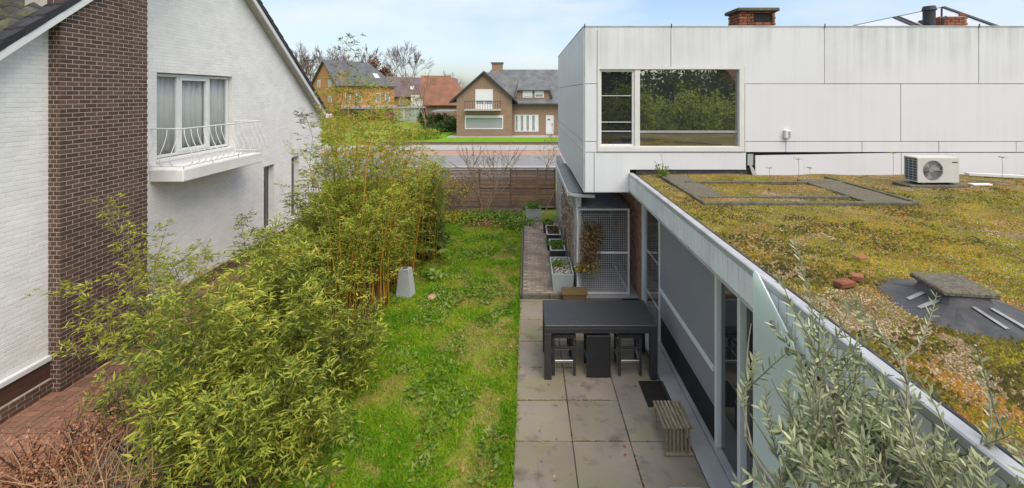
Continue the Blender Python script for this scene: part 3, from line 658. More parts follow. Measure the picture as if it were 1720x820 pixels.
# flat roof: deck, bitumen upstand, gravel
XR = 2.2
deck = bx('roof_deck', M['bitumen'], W_, XR + .1, 16, .1, YB + .15, 2.72, RZ - .06)
bx('upstand', M['bitumen'], W_, XR + .16, 16, YB + .03, YB + .15, RZ - .005, bZ(284))
q = B(); q.cbox(XR - .012, XR + .085, -.05, YB - .005, RZ - .035, RZ + .035, .01); q.build('roof_edge_trim', M['trim_metal'], W_)
bx('roof_edge_trim', M['trim_metal'], W_, XR + .135, 16, -.05, .1, RZ - .2, RZ + .12, b=.012)
bx('roof_edge_felt', M['bitumen'], W_, XR + .087, XR + .145, .12, YB - .01, RZ - .05, RZ + .022, b=.02)
fbd = B(); fbd.cbox(0, .022, 0, .109, 2.70, RZ - .045, .004); fm = bpy.data.meshes.new('fascia_board'); fm.from_pydata(fbd.v, [], fbd.f); fm.materials.append(mat('fascia_white', (.8, .8, .8), .5, .04, 2, isl=.05, bump=.04, dirt=(.45, .45, .4), ds=3, damt=.35))
for k in range(77):
    if k * .12 + .06 < YB - .12: inst('fascia_board', fm, W_, (XR + rg.uniform(-.002, .002), .06 + k * .12, 0))
bx('fascia_foot', M['pale_stone'], W_, XR - .004, XR + .03, .05, YB - .01, 2.665, 2.695)
bx('fascia_backing', M['dark_sheet'], W_, XR + .026, XR + .09, .05, YB - .01, 2.67, RZ - .05)
bx('eaves_soffit', M['white_paint'], W_, XR + .031, 2.56, .05, YB - .01, 2.672, 2.7)
sg = sheet('gravel_bed', M['roof_gravel'], XR + .13, 15.9, .12, YB + .02, RZ, 80, 60, .05, label='mossy gravel covering of the flat roof'); sg['kind'] = 'stuff'
# glazed side below the fascia (plane X = 2.55)
XW = 2.55
def gl(name, m, ya, yb, za, zb, x0=0, x1=.06, b=.004): return bx(name, m, W_, XW + x0, XW + x1, ya, yb, za, zb, b=b)
for (ya, yb) in ((9.42, 9.5), (8.2, 8.27), (5.74, 5.795), (5.1, 5.17), (2.6, 2.7)): gl('post', M['white_metal'], ya, yb, .06, 2.665, -.03)
gl('pane', M['pane_clear'], 8.272, 9.418, .1, 2.66, .02, .03, b=None)
gl('inner_rail', M['white_metal'], 8.28, 9.4, 1.38, 1.42, .04); gl('inner_rail', M['white_metal'], 8.28, 9.4, .5, .54, .04)
gl('pane', M['pane_dark'], 5.802, 8.198, .08, 2.66, .03, .04, b=None)
gl('sun_screen', M['screen_cloth'], 5.81, 8.19, .56, 2.66, -.02, -.014, b=.001); gl('screen_bar', M['white_metal'], 5.81, 8.19, 1.04, 1.115, -.05, -.022)
gl('pane', M['pane_dark'], 5.192, 5.718, .08, 2.66, .03, .04, b=None); gl('pane', M['pane_dark'], 2.702, 5.058, .08, 2.66, .03, .04, b=None); gl('pane', M['pane_dark'], .3, 2.598, .08, 2.66, .03, .04, b=None)
gl('kick_panel', M['rubber'], 5.81, 8.19, .075, .555, -.01, .02)
bx('door_sill', M['paving_pale'], W_, XW - .06, XW + .1, .1, 9.55, -.05, .07, b=.006)
bx('gutter_strip', M['paving_pale'], W_, 2.218, XW - .065, -1, 9.9, -.05, .03, b=.006)
sheet('cage_apron', M['paving_pale'], 1.16, 2.62, 10.0, 13.7, .03, label='pale concrete floor under the house overhang')
bx('inner_floor', M['wood_dark'], W_, XW + .1, 6, .1, 9.6, -.05, .02); bx('inner_wall', M['screen_cloth'], W_, 4.6, 4.7, .1, 9.6, .02, 2.7)
# brick pier and back walls under the box
pier = bx('brick_wall', M['mortar'], W_, 2.606, 2.9, 9.606, 14.0, -.05, 2.69)
brickset(bricks2d(9.6, 13.2, .0, 2.66, BL, BH, BJ), lambda u, v, d: (2.606 + d, u, v), .006, M['red_brick'], pier, 300, key=lambda r: r[0], cham=.003)
brickset(bricks2d(2.6, 2.9, .0, 2.66, BL, BH, BJ), lambda u, v, d: (u, 9.606 + d, v), .006, M['red_brick'], pier, 90, cham=.003, seed=5)
bx('back_wall', M['pale_stone'], W_, 1.3, 2.61, 13.6, 13.8, -.05, 2.65)
# roof chimneys, flue, tilted panels
def roof_chimney(x0, x1, y0, y1, z0, z1, hole, capm, slope=0):
    ch = bx('chimney', M['dark_mortar'] if not hole else M['rubber'], W_, x0 + .03, x1 - .03, y0 + .03, y1 - .03, z0, z1 - .02 - abs(slope))
    hs = [hole] if hole else []
    top = (lambda u: z1 + slope * (x1 - u) / (x1 - x0) * -1 + .01) if slope else None
    brickset(bricks2d(x0, x1, z0, z1, BL, BH, BJ, holes=hs, top=top), lambda u, v, d: (u, y0 + .03 + d, v), .03, M['old_brick'], ch, 99, cham=.006)
    brickset(bricks2d(y0, y1, z0, z1 - abs(slope), BL, BH, BJ), lambda u, v, d: (x0 + .03 + d, u, v), .03, M['old_brick'], ch, 99, cham=.006)
    if capm: 
        q = B(); q.cbox(x0 - .07, x1 + .07, y0 - .07, y1 + .07, z1, z1 + .09, .02); q.build('cap', capm, ch)
    return ch
Y1 = 10.6
roof_chimney(PX(1242, Y1), PX(1303, Y1), Y1, Y1 + .6, 5.9, PZ(19.5, Y1), (PX(1266, Y1), PX(1297, Y1), PZ(34, Y1), PZ(22, Y1)), M['mossy_plank'])
roof_chimney(PX(1578, Y1), PX(1626, Y1), Y1, Y1 + .6, 5.9, PZ(20, Y1), None, None, slope=.12)
q = B(); x = PX(1560.5, Y1 - .3); q.tube([(x, Y1 - .3, 5.9), (x, Y1 - .3, PZ(22, Y1)), (x, Y1 - .3, PZ(21.8, Y1)), (x, Y1 - .3, PZ(15, Y1))], [.12, .12, .145, .12], 14); q.build('flue_pipe', M['dark_sheet'], W_, smooth=False)
B().tube([(PX(1575, Y1), Y1 - .1, 5.9), (PX(1577, Y1), Y1 - .1, PZ(32, Y1)), (PX(1582, Y1), Y1 - .1, PZ(30, Y1))], .035, 8).build('flue_pipe', M['dark_sheet'], W_)
pA = [Vector((PX(1434, 11.6), 11.6, PZ(43.5, 11.6))), Vector((PX(1586, 11.6), 11.6, PZ(12, 11.6)))]
e = (pA[1] - pA[0]).normalized(); dn = Vector((0.1, -.85, -.5)).normalized(); nv = e.cross(dn).normalized()
for (t0, t1) in ((0, .46), (.475, 1.)):
    a = pA[0].lerp(pA[1], t0); b = pA[0].lerp(pA[1], t1)
    def slabp(q, a, b, w0, w1, th):
        vs = [a + dn * w0, b + dn * w0, b + dn * w1, a + dn * w1]; vs += [v + nv * th for v in vs]
        q.add(vs, [(0, 1, 2, 3), (7, 6, 5, 4), (0, 4, 5, 1), (1, 5, 6, 2), (2, 6, 7, 3), (3, 7, 4, 0)])
    q = B(); slabp(q, a, b, 0, 1.6, .012); so_ = q.build('solar_panel', mat('sky_tinted_face', (.55, .58, .62), .2, .05, 3, spec=.8), W_)  # pale base colour stands in for the sky mirrored in the panel tops
    q = B(); slabp(q, a, b, -.04, .0, .05); slabp(q, a - e * .001, a + e * .04, .002, 1.6, -.03); slabp(q, b - e * .08, b, .002, 1.6, -.03); q.build('frame', M['dark_sheet'], so_)
q = B(); q.tube([(PX(1583, 10.8), 10.82, 5.9), (PX(1583, 10.8), 10.82, PZ(13, 10.8))], .02, 6); q.build('panel_strut', M['dark_sheet'], W_)
# ------------------------------------------------------------------ things on the flat roof
def ring(cx, cz, r, n=28): return [(cx + r * math.cos(2 * math.pi * i / n), cz + r * math.sin(2 * math.pi * i / n)) for i in range(n)]
ya = 8.0; ax0, ax1 = PX(1541.5, ya), PX(1611, ya); az0, az1 = RZ + .09, RZ + .09 + .455; ay1 = ya + .3
ac = thing('air_conditioner', 'white outdoor air conditioning unit with round fan grille on flat roof', 'air conditioner', (ax0, ya, RZ))
M['casing'] = mat('casing', (.58, .565, .52), .5, .05, 5, bump=.05, dirt=(.45, .42, .34), ds=4, damt=.4)
fcx = ax0 + .285; fcz = (az0 + az1) / 2; FR = .185
wallpoly('front_panel', rect(ax0, ax1, az0, az1), [ring(fcx, fcz, FR)], lambda u, v, d: (u, ya + d, v), .02, M['casing'], ac)
q = B(); q.cbox(ax0, ax1, ya + .022, ay1, az1 - .02, az1 + .012, .006); q.cbox(ax1 - .02, ax1, ya + .022, ay1, az0, az1 - .022); q.cbox(ax0, ax1, ya + .022, ay1, az0, az0 + .02); q.cbox(ax0, ax1 - .022, ay1 - .02, ay1, az0 + .022, az1 - .022); q.build('casing', M['casing'], ac)
bx('coil', M['coil'], ac, ax0 + .012, ax0 + .03, ya + .03, ay1 - .04, az0 + .03, az1 - .03)
q = B()
for k in range(8): q.box(ax0 + .001, ax0 + .008, ya + .024, ay1 - .03, az0 + .05 + k * .05, az0 + .056 + k * .05)
for k in range(2): q.box(ax0 + .0005, ax0 + .009, ya + .1 + k * .09, ya + .106 + k * .09, az0 + .03, az1 - .03)
q.build('coil_guard', M['casing'], ac)
bx('fan_recess', mat('recess', (.33, .32, .29), .8, .1, 5), ac, ax0 + .04, ax1 - .05, ya + .13, ya + .135, az0 + .03, az1 - .03)
q = B()
for k in range(1, 12): q.tube([(p[0], ya - .002, p[1]) for p in ring(fcx, fcz, FR * k / 11, 24) + [ring(fcx, fcz, FR * k / 11, 24)[0]]], .0028, 4, cap=False)
for k in range(12):
    a = math.pi * 2 * k / 12; q.tube([(fcx + .03 * math.cos(a), ya - .004, fcz + .03 * math.sin(a)), (fcx + FR * math.cos(a), ya - .004, fcz + FR * math.sin(a))], .003, 4)
q.build('fan_grille', M['grille'], ac)
q = B()
for k in range(3):
    a = 2.1 * k + .4; vs = []
    for t in np.linspace(-.75, .75, 6):
        for r_ in (.04, FR * .92): vs.append((fcx + r_ * math.cos(a + t * (.5 + r_)), ya + .06 + t * .035, fcz + r_ * math.sin(a + t * (.5 + r_))))
    q.add(vs, [(2 * i, 2 * i + 1, 2 * i + 3, 2 * i + 2) for i in range(5)])
fan = q.build('fan', M['casing'], ac); fan.modifiers.new('solid', 'SOLIDIFY').thickness = .006
B().tube([(fcx, ya + .03, fcz), (fcx, ya + .1, fcz)], .045, 14).build('hub', M['casing'], ac)
bx('name_plate', M['dark_sheet'], ac, ax1 - .13, ax1 - .03, ya - .003, ya + .001, az1 - .09, az1 - .07)
for x in (ax0 + .1, ax1 - .16): bx('foot', M['dark_sheet'], ac, x, x + .06, ya + .01, ay1 - .02, RZ + .045, az0 - .001)
o = tag(bx('concrete_slab', M['mossy_plank'], None, ax0 - .18, ax1 + .16, ya - .06, ya + .36, RZ - .01, RZ + .043, b=.01), 'flat concrete slab under the air conditioning unit', 'slab')
# walkway of concrete strips
def strip(lbl, m, *d, grp='weathered strips laid round a rectangle on the roof'):
    return tag(bx('concrete_strip', m, None, *d, b=.012), lbl, 'concrete strip', grp)
x0, x1, y0, y1 = 2.75, 6.1, 6.72, 8.75; h = RZ + .05
strip('long mossy concrete edge strip along the front of the roof rectangle', M['mossy_plank'], x0, x1 + .02, y0 - .02, y0 + .07, RZ - .02, h)
strip('mossy edge strip set just behind the front edge of the rectangle', M['mossy_plank'], x0 + .1, x1 - .75, y0 + .42, y0 + .49, RZ - .02, h - .01)
strip('mossy concrete edge strip along the back of the roof rectangle', M['mossy_plank'], x0 + .3, x1, y1 - .45, y1 - .38, RZ - .02, h)
strip('mossy edge strip closing the rectangle on the gutter side', M['mossy_plank'], x0, x0 + .07, y0 + .072, y1 + .3, RZ - .02, h)
strip('mossy edge strip closing the rectangle on the air conditioner side', M['mossy_plank'], x1, x1 + .08, y0 + .072, y1 + .1, RZ - .02, h)
for k in range(4): tag(bx('concrete_slab', M['dark_concrete'], None, x0 + .08, x0 + .56, y0 + .52 + k * .46, y0 + .965 + k * .46, RZ - .02, h - .02 + .004 * (k % 2), b=.012), 'grey mossy slab in the row nearest the gutter edge', 'slab', 'slabs on the gutter side of the roof')
for k in range(4): tag(bx('concrete_slab', M['dark_concrete'], None, x1 - .7, x1 - .02, y0 + .09 + k * .46, y0 + .53 + k * .46, RZ - .02, h - .02 + .005 * (k % 2), b=.012), 'grey mossy slab in the row nearest the air conditioner', 'slab', 'slabs on the air conditioner side of the roof')
# roof vent: concrete cap on a lead covered upstand
vc = thing('roof_vent', 'concrete capped roof vent with a wide dark lead skirt', 'roof vent', (3.52, 3.56, RZ)); vc.rotation_euler.z = R(-9)
def vloc(q, name, m, sm=False): return q.build(name, m, vc, smooth=sm, local=True)
rg_ = random.Random(8); q = B(); n = 36; rings_ = []
for lv, (sx, sy, z, jit) in enumerate(((.47, .56, .004, .03), (.34, .42, .026, .05), (.2, .2, .07, 0), (.175, .17, .139, 0))):
    rings_.append([])
    for i in range(n):
        a = 2 * math.pi * i / n; c, s = math.cos(a), math.sin(a); p = .22 if lv > 1 else .42
        r = 1 / max(abs(c) ** (1 / p) + abs(s) ** (1 / p), 1e-6) ** p; j = 1 + rg_.uniform(-jit, jit)
        rings_[-1].append((c * r * sx * j + (0 if lv == 0 else 0), s * r * sy * j - (.05 if lv == 0 else 0), z + rg_.uniform(-jit, jit) * .12))
q.add([p for r_ in rings_ for p in r_], [(l * n + i, l * n + (i + 1) % n, (l + 1) * n + (i + 1) % n, (l + 1) * n + i) for l in range(3) for i in range(n)])
sk = vloc(q, 'skirt', M['lead'], False); sk.modifiers.new('solid', 'SOLIDIFY').thickness = .006
for (xa, ya_, xb, yb_) in ((-.34, -.02, -.2, .02), (-.36, -.17, -.19, -.12), (.05, -.42, .0, -.2), (.19, -.42, .12, -.2)):
    dx, dy = xb - xa, yb_ - ya_; l = math.hypot(dx, dy); nx_, ny_ = -dy / l * .017, dx / l * .017
    vs = [(xa + nx_, ya_ + ny_, .03), (xa - nx_, ya_ - ny_, .03), (xb - nx_, yb_ - ny_, .078), (xb + nx_, yb_ + ny_, .078)]
    q = B(); q.add(vs + [(a, b, c + .004) for a, b, c in vs], [(0, 1, 2, 3), (7, 6, 5, 4), (0, 4, 5, 1), (1, 5, 6, 2), (2, 6, 7, 3), (3, 7, 4, 0)]); vloc(q, 'seam', M['lead_pale'])
q = B(); q.cbox(-.2, .2, -.19, .19, .14, .186, .012); vloc(q, 'cap', M['dark_concrete'])
for (px, py, rz, lbl, s) in ((1418, 477, .3, 'whole red brick lying on the roof gravel', 1), (1440, 467, .9, 'broken half brick lying behind the whole red brick', .55), (1447, 430, .1, 'flat red tile fragment lying among the roof moss', .8)):
    Y = 1.72 * FPX / (py - VY); q = B(); q.cbox(-.085 * s, .085 * s, -.045, .045, 0, .05 if s != .8 else .02, .006)
    o = q.build('brick_piece', M['old_brick']); o.location = (PX(px, Y), Y, RZ + .01); o.rotation_euler.z = rz; tag(o, lbl, 'brick')
bx_ = tag(B().prism([(0, 0), (.62, .0), (.62, .035), (0, .03)], lambda u, v, d: (8.7 + u * .8 + d, 8.5 - u * .5, RZ + .03 + v), 0, .09).build('timber_offcut', M['wood_grey']), 'grey timber batten lying beside the air conditioner', 'plank')
tag(bx('white_board', M['white_paint'], None, 8.35, 8.72, 8.05, 8.16, RZ + .02, RZ + .05, b=.005), 'short white board lying on the gravel by the timber batten', 'board')
tag(B().prism([(0, 0), (1.4, 0), (1.4, .05), (0, .05)], lambda u, v, d: (9.25 + u, 9.0 - u * .35 + d, RZ + .03 + v + u * .0), 0, .1).build('white_board', M['white_paint'], None), 'long white board lying at the foot of the panel wall', 'board')

# ------------------------------------------------------------------ patio furniture
TX0, TX1, TY0, TY1, TH = .28, 2.18, 7.17, 8.06, .93; G0 = .014
tb = thing('rattan_table', 'long black woven rattan bar table on the patio', 'table', (TX0, TY0, G0))
bx('tabletop', M['rattan'], tb, TX0, TX1, TY0, TY1, TH - .05, TH, b=.012)
q = B(); q.cbox(TX0 + .005, TX1 - .005, TY0 + .005, TY0 + .06, TH - .14, TH - .052); q.cbox(TX0 + .005, TX1 - .005, TY1 - .06, TY1 - .005, TH - .14, TH - .052); q.cbox(TX0 + .005, TX0 + .06, TY0 + .062, TY1 - .062, TH - .14, TH - .052); q.cbox(TX1 - .06, TX1 - .005, TY0 + .062, TY1 - .062, TH - .14, TH - .052); q.build('apron', M['rattan'], tb)
for (x, y) in ((TX0 + .004, TY0 + .004), (TX1 - .124, TY0 + .004), (TX0 + .004, TY1 - .124), (TX1 - .124, TY1 - .124)): bx('leg', M['rattan'], tb, x, x + .12, y, y + .12, G0, TH - .142, b=.008)
def stool(x, y, lbl, back=False, rz=0):
    t = thing('rattan_stool', lbl, 'stool', (x, y, G0), 'rattan bar stools at the table'); t.rotation_euler.z = rz
    w = .2; sh = .7
    bx('seat', M['rattan'], t, -w, w, -w, w, sh - .07, sh, b=.012, local=True)
    for sx in (-1, 1):
        for sy in (-1, 1): bx('leg', M['rattan'], t, *(sorted((sx * w, sx * (w - .045)))), *(sorted((sy * w, sy * (w - .045)))), 0, sh - .072, b=.006, local=True)
    for z, m in ((.45, M['rattan']), (.22, M['steel'])):
        for sy in (-1, 1): bx('footrest' if z < .3 else 'stretcher', m, t, -w + .046, w - .046, sy * (w - .02) - .014, sy * (w - .02) + .014, z, z + .04, b=.004, local=True)
        for sx in (-1, 1): bx('footrest' if z < .3 else 'stretcher', m, t, sx * (w - .02) - .012, sx * (w - .02) + .012, -w + .046, w - .046, z, z + .035, b=.004, local=True)
    if back: bx('back_panel', M['rattan'], t, -w - .002, w + .002, -w - .03, -w - .003, .005, sh + .005, b=.008, local=True)
    return t
stool(.62, 7.48, 'black rattan stool with bare legs beside the lawn end of the table')
stool(1.2, 7.46, 'black rattan stool with a solid woven back panel under the table', True)
stool(1.74, 7.48, 'black rattan stool with bare legs next to the dark glass wall')
stool(.95, 8.02, 'black rattan stool pushed in from the planter side of the table', False, math.pi)
# rubber mat: honeycomb-like bars
mt_ = thing('rubber_mat', 'black perforated rubber doormat on the patio slabs', 'mat', (2.03, 6.85, G0)); q = B()
mx0, mx1, my0, my1 = 1.84, 2.24, 6.55, 7.13
for (a, b, c, d) in ((mx0, mx1, my0, my0 + .02), (mx0, mx1, my1 - .02, my1), (mx0, mx0 + .02, my0 + .02, my1 - .02), (mx1 - .02, mx1, my0 + .02, my1 - .02)): q.box(a, b, c, d, G0, G0 + .018)
q.build('border', M['rubber'], mt_); q = B()
for i in range(12): q.box(mx0 + .021, mx1 - .021, my0 + .04 + i * .044, my0 + .052 + i * .044, G0, G0 + .014)
for i in range(9): q.box(mx0 + .04 + i * .04, mx0 + .05 + i * .04, my0 + .021, my1 - .021, G0, G0 + .0155)
q.build('lattice', M['rubber'], mt_)
bx('base_sheet', mat('mat_dirt', (.06, .04, .025), .95, .3, 20), mt_, mx0 + .021, mx1 - .021, my0 + .021, my1 - .021, G0 - .001, G0 + .003)
# slatted Z-shaped stool
bn = thing('slatted_bench', 'weathered slatted wooden footstool with slanted slat front', 'stool', (2.0, 5.9, G0))
for k in range(8):
    x = 1.80 + k * .052; bx('seat_slat', M['wood_grey'], bn, x, x + .034, 5.68, 6.18, .36, .388, b=.004)
for k in range(7):
    x = 1.826 + k * .052
    B().prism([(5.69, .05), (5.72, .05), (5.735, .358), (5.705, .358)], lambda u, v, d: (d, u, v), x, x + .026).build('front_slat', M['wood_grey'], bn)
bx('bottom_rail', M['wood_grey'], bn, 1.80, 2.2, 5.66, 5.715, G0, .048, b=.005)
for x in (1.805, 2.15): bx('leg', M['wood_grey'], bn, x, x + .04, 6.12, 6.16, G0, .358, b=.004)
for y in (5.74, 6.1): bx('cross_rail', M['wood_grey'], bn, 1.8, 2.2, y - .02, y + .018, .33, .359, b=.004)
tag(bx('grey_grate', M['grille'], None, 1.72, 2.1, 4.85, 5.2, G0, G0 + .03, b=.006), 'grey flat metal plate lying on the patio slabs', 'plate')

# ------------------------------------------------------------------ planters along the garden wall
M['planter_grey'] = mat('planter_grey', (.40, .43, .43), .8, .06, 4, bump=.15, dirt=(.28, .29, .22), ds=3, damt=.4)
M['planter_black'] = mat('planter_black', (.03, .03, .033), .6, .15, 5, bump=.1)
def planter(x0, x1, y0, y1, z0, h, m, rim, lbl, tp=.0):
    t = thing('planter', lbl, 'planter', ((x0 + x1) / 2, y0, z0)); th = .03
    q = B()
    outer = [(x0 + tp, y0 + tp, z0), (x1 - tp, y0 + tp, z0), (x1 - tp, y1 - tp, z0), (x0 + tp, y1 - tp, z0), (x0, y0, z0 + h), (x1, y0, z0 + h), (x1, y1, z0 + h), (x0, y1, z0 + h)]
    inn = [(x0 + th, y0 + th, z0 + h), (x1 - th, y0 + th, z0 + h), (x1 - th, y1 - th, z0 + h), (x0 + th, y1 - th, z0 + h)]; low = [(a, b, z0 + h - .2) for a, b, c in inn]
    q.add(outer + inn + low, [(3, 2, 1, 0), (0, 1, 5, 4), (1, 2, 6, 5), (2, 3, 7, 6), (3, 0, 4, 7), (4, 5, 9, 8), (5, 6, 10, 9), (6, 7, 11, 10), (7, 4, 8, 11), (8, 9, 13, 12), (9, 10, 14, 13), (10, 11, 15, 14), (11, 8, 12, 15), (12, 13, 14, 15)])
    q.build('pot', m, t)
    if rim:
        q = B(); zz = z0 + h; q.cbox(x0 - .01, x1 + .01, y0 - .01, y0 + .035, zz + .001, zz + .025).cbox(x0 - .01, x1 + .01, y1 - .035, y1 + .01, zz + .001, zz + .025).cbox(x0 - .01, x0 + .035, y0 + .036, y1 - .036, zz + .001, zz + .025).cbox(x1 - .035, x1 + .01, y0 + .036, y1 - .036, zz + .001, zz + .025); q.build('rim', rim, t)
    bx('soil', M['soil'], t, x0 + th + .002, x1 - th - .002, y0 + th + .002, y1 - th - .002, z0 + h - .19, z0 + h - .06)
    return t
ZP = .104
def pebbles(name, rg, n, fx, s0, s1, m):
    P = fx(n); n = len(P); s = rg.uniform(s0, s1, n)[:, None, None]
    base = np.array([(1, 0, 0), (0, 1, 0), (-1, 0, 0), (0, -1, 0), (0, 0, .7), (0, 0, -.7)]) ; V = P[:, None, :] + base[None] * s * rg.uniform(.6, 1.3, (n, 6, 3))
    f = np.array([(0, 1, 4), (1, 2, 4), (2, 3, 4), (3, 0, 4), (1, 0, 5), (2, 1, 5), (3, 2, 5), (0, 3, 5)])
    return npobj(name, V.reshape(-1, 3), (np.arange(n)[:, None, None] * 6 + f[None]).reshape(-1, 3), m)
nr = np.random.default_rng(12)
def tuft(name, lbl, cat, c, n, ln, wd, m, spread=.1, z=(.2, 1), grp=None, droop=.15):
    P = np.array(c)[None] + np.stack([nr.normal(0, spread, n), nr.normal(0, spread, n), nr.uniform(0, spread * .6, n)], 1)
    D = rdir(nr, n, *z); N = rdir(nr, n, .3, 1); V, F = leaves(P, D, N, nr.uniform(.6, 1.1, n) * ln, nr.uniform(.7, 1.2, n) * wd, droop=droop)
    t = thing(name, lbl, cat, c, grp); npobj('foliage', V, F, m, t)['kind'] = 'stuff'; return t
planter(.58, 1.10, 10.15, 11.25, ZP, .42, M['planter_grey'], None, 'pale grey oblong planter filled with pebbles beside the wire cage', .03)
o = pebbles('pebble_fill', nr, 420, lambda n: np.stack([nr.uniform(.64, 1.05, n), nr.uniform(10.22, 11.18, n), ZP + .375 + nr.uniform(0, .02, n)], 1), .012, .03, mat('pebble_white', (.5, .46, .38), .9, .15, 6, isl=.35)); tag(o, 'pale pebbles filling the grey oblong planter', 'pebbles', None, 'stuff')
tuft('planter_plant', 'low green plant among the pebbles of the oblong planter', 'plant', (.78, 10.75, ZP + .4), 120, .12, .03, M['weed_leaf'], .1)
planter(.62, 1.02, 11.55, 12.45, ZP, .46, M['planter_black'], M['planter_grey'], 'black planter with grey rim next to the oblong pebble planter', .02)
tuft('planter_plant', 'wispy green plant in the black planter next to the pebbles', 'plant', (.82, 12.0, ZP + .42), 170, .22, .022, M['weed_leaf'], .12)
planter(.58, 1.0, 12.85, 13.75, ZP, .46, M['planter_black'], M['planter_grey'], 'black planter with grey rim and withered brown stems', .02)
tuft('planter_plant', 'withered brown plant in the second black planter', 'plant', (.8, 13.3, ZP + .42), 150, .25, .02, M['leaf_brown'], .12)
planter(.52, .88, 14.4, 14.76, ZP, .3, M['planter_black'], None, 'small black pot with bright green leaves on the brick path', .03)
tuft('planter_plant', 'bright green leafy plant in the small black pot', 'plant', (.7, 14.58, ZP + .3), 200, .16, .06, M['weed_leaf'], .09, (.1, .9))
planter(-.06, .50, 15.95, 16.5, .0, .5, M['planter_grey'], None, 'square pale grey planter at the fence end of the brick path', .02)
tuft('planter_plant', 'grassy green plant in the square grey planter', 'plant', (.22, 16.22, .48), 320, .3, .02, M['weed_leaf'], .14, (.2, 1), None, .3)
# leaning stick, wooden crate by the planter
tag(B().tube([(.42, 15.3, ZP), (1.1, 16.8, 1.1)], .018, 6).build('wooden_stick', M['twig']), 'bare wooden stick leaning towards the fence', 'stick')
o = thing('wooden_crate', 'low mossy wooden box standing in front of the oblong planter', 'box', (1.05, 9.85, G0))
for k in range(3): bx('lid_board', M['wood_board'], o, .78, 1.36, 9.66 + k * .125, 9.66 + k * .125 + .12, .26, .285, b=.005)
for x in (.81, 1.3): bx('side_board', M['wood_board'], o, x, x + .025, 9.67, 10.0, .016, .258, b=.004)
bx('front_board', M['wood_board'], o, .837, 1.298, 9.67, 9.695, .016, .258, b=.004)
# garden wall with coping
gw = thing('garden_wall', 'white rendered garden wall with grey coping under the clad house', 'wall', (1.2, 12, 0))
M['old_render'] = mat('old_render', (.6, .58, .55), .9, .12, 5, bump=.4, bs=30, dirt=(.22, .17, .13), ds=3.5, damt=.8)
bx('wall', M['old_render'], gw, 1.17, 1.29, 10.3, 17.4, -.05, 2.33)
for k in range(6):
    q = B(); y0 = 10.45 + k * .72; q.cbox(1.0, 1.34, y0, y0 + .715, 2.335, 2.4, .01); q.build('coping_stone', M['concrete'], gw)
bx('coping_trim', M['white_metal'], gw, .965, .995, 10.45, 14.77, 2.31, 2.41)
q = B(); pts = [(1.0 + .75 * (1 - math.cos(t)) , 10.43 - .32 * math.sin(t), 2.34) for t in np.linspace(0, 1.35, 9)]
for a, b in zip(pts[:-1], pts[1:]): q.prism([(0, 0), (1, 0), (1, .07), (0, .07)], lambda u, v, d: (a[0] + (b[0] - a[0]) * u, a[1] + (b[1] - a[1]) * u + d, a[2] + v), 0, .03)
q.build('coping_strip', M['white_metal'], gw)
q = B()
for x in (1.33,): q.cbox(x - .04, x + .04, 17.45, 17.53, -.05, 1.75)
q.build('end_post', M['white_metal'], gw)
# wire cage
CX0, CX1, CY0, CY1, CZ = 1.19, 2.40, 10.2, 12.4, 2.07
cg = thing('wire_cage', 'white framed wire mesh cage under the house overhang', 'cage', (CX0, CY0, ZP))
q = B(); s = .022
for x in (CX0, CX1):
    for y in (CY0, CY1): q.cbox(x - s, x + s, y - s, y + s, .02, CZ)
for y in (CY0, CY1):
    for z in (.06, 1.02, CZ - .02): q.cbox(CX0 + s, CX1 - s, y - s + .002, y + s - .002, z - s, z + s)
for x in (CX0, CX1):
    for z in (.06, CZ - .02): q.cbox(x - s + .002, x + s - .002, CY0 + s, CY1 - s, z - s, z + s)
q.build('frame', M['white_metal'], cg)
q = B(); st = .052
for i in range(1, int((CX1 - CX0) / st)): q.tube([(CX0 + i * st, CY0, .06), (CX0 + i * st, CY0, CZ - .03)], .0037, 4)
for i in range(1, int((CZ - .1) / st)): q.tube([(CX0, CY0 - .006, .06 + i * st), (CX1, CY0 - .006, .06 + i * st)], .0037, 4)
q.build('wire_mesh', M['white_metal'], cg)
q = B(); q.box(CX0, CX1, CY0 - .03, CY1, CZ + .003, CZ + .009); q.build('roof_sheet', M['dirty_sheet'], cg)
bx('cage_floor', M['paving_pale'], cg, CX0 + .03, CX1 - .03, CY0 + .03, CY1, .035, .06)
tag(B().prism([(0, 0), (.55, 0), (.55, 1.3), (0, 1.3)], lambda u, v, d: (1.95 + u * .7, 11.6 + d + v * .25, .07 + v), 0, .03).build('leaning_board', M['wood_dark'], None), 'dark brown board leaning inside the wire cage', 'board')
tag(B().prism([(0, 0), (.5, 0), (.5, .9), (0, .9)], lambda u, v, d: (1.4 + u, 11.9 + d + v * .2, .07 + v), 0, .03).build('leaning_board', mat('blue_board', (.16, .19, .26), .8, .2, 5), None), 'dull blue board leaning inside the wire cage', 'board')
tag(B().cbox(1.35, 1.85, 11.0, 11.5, .06, .36, .02).build('storage_crate', M['planter_grey'], None), 'grey plastic crate standing in the wire cage', 'crate')
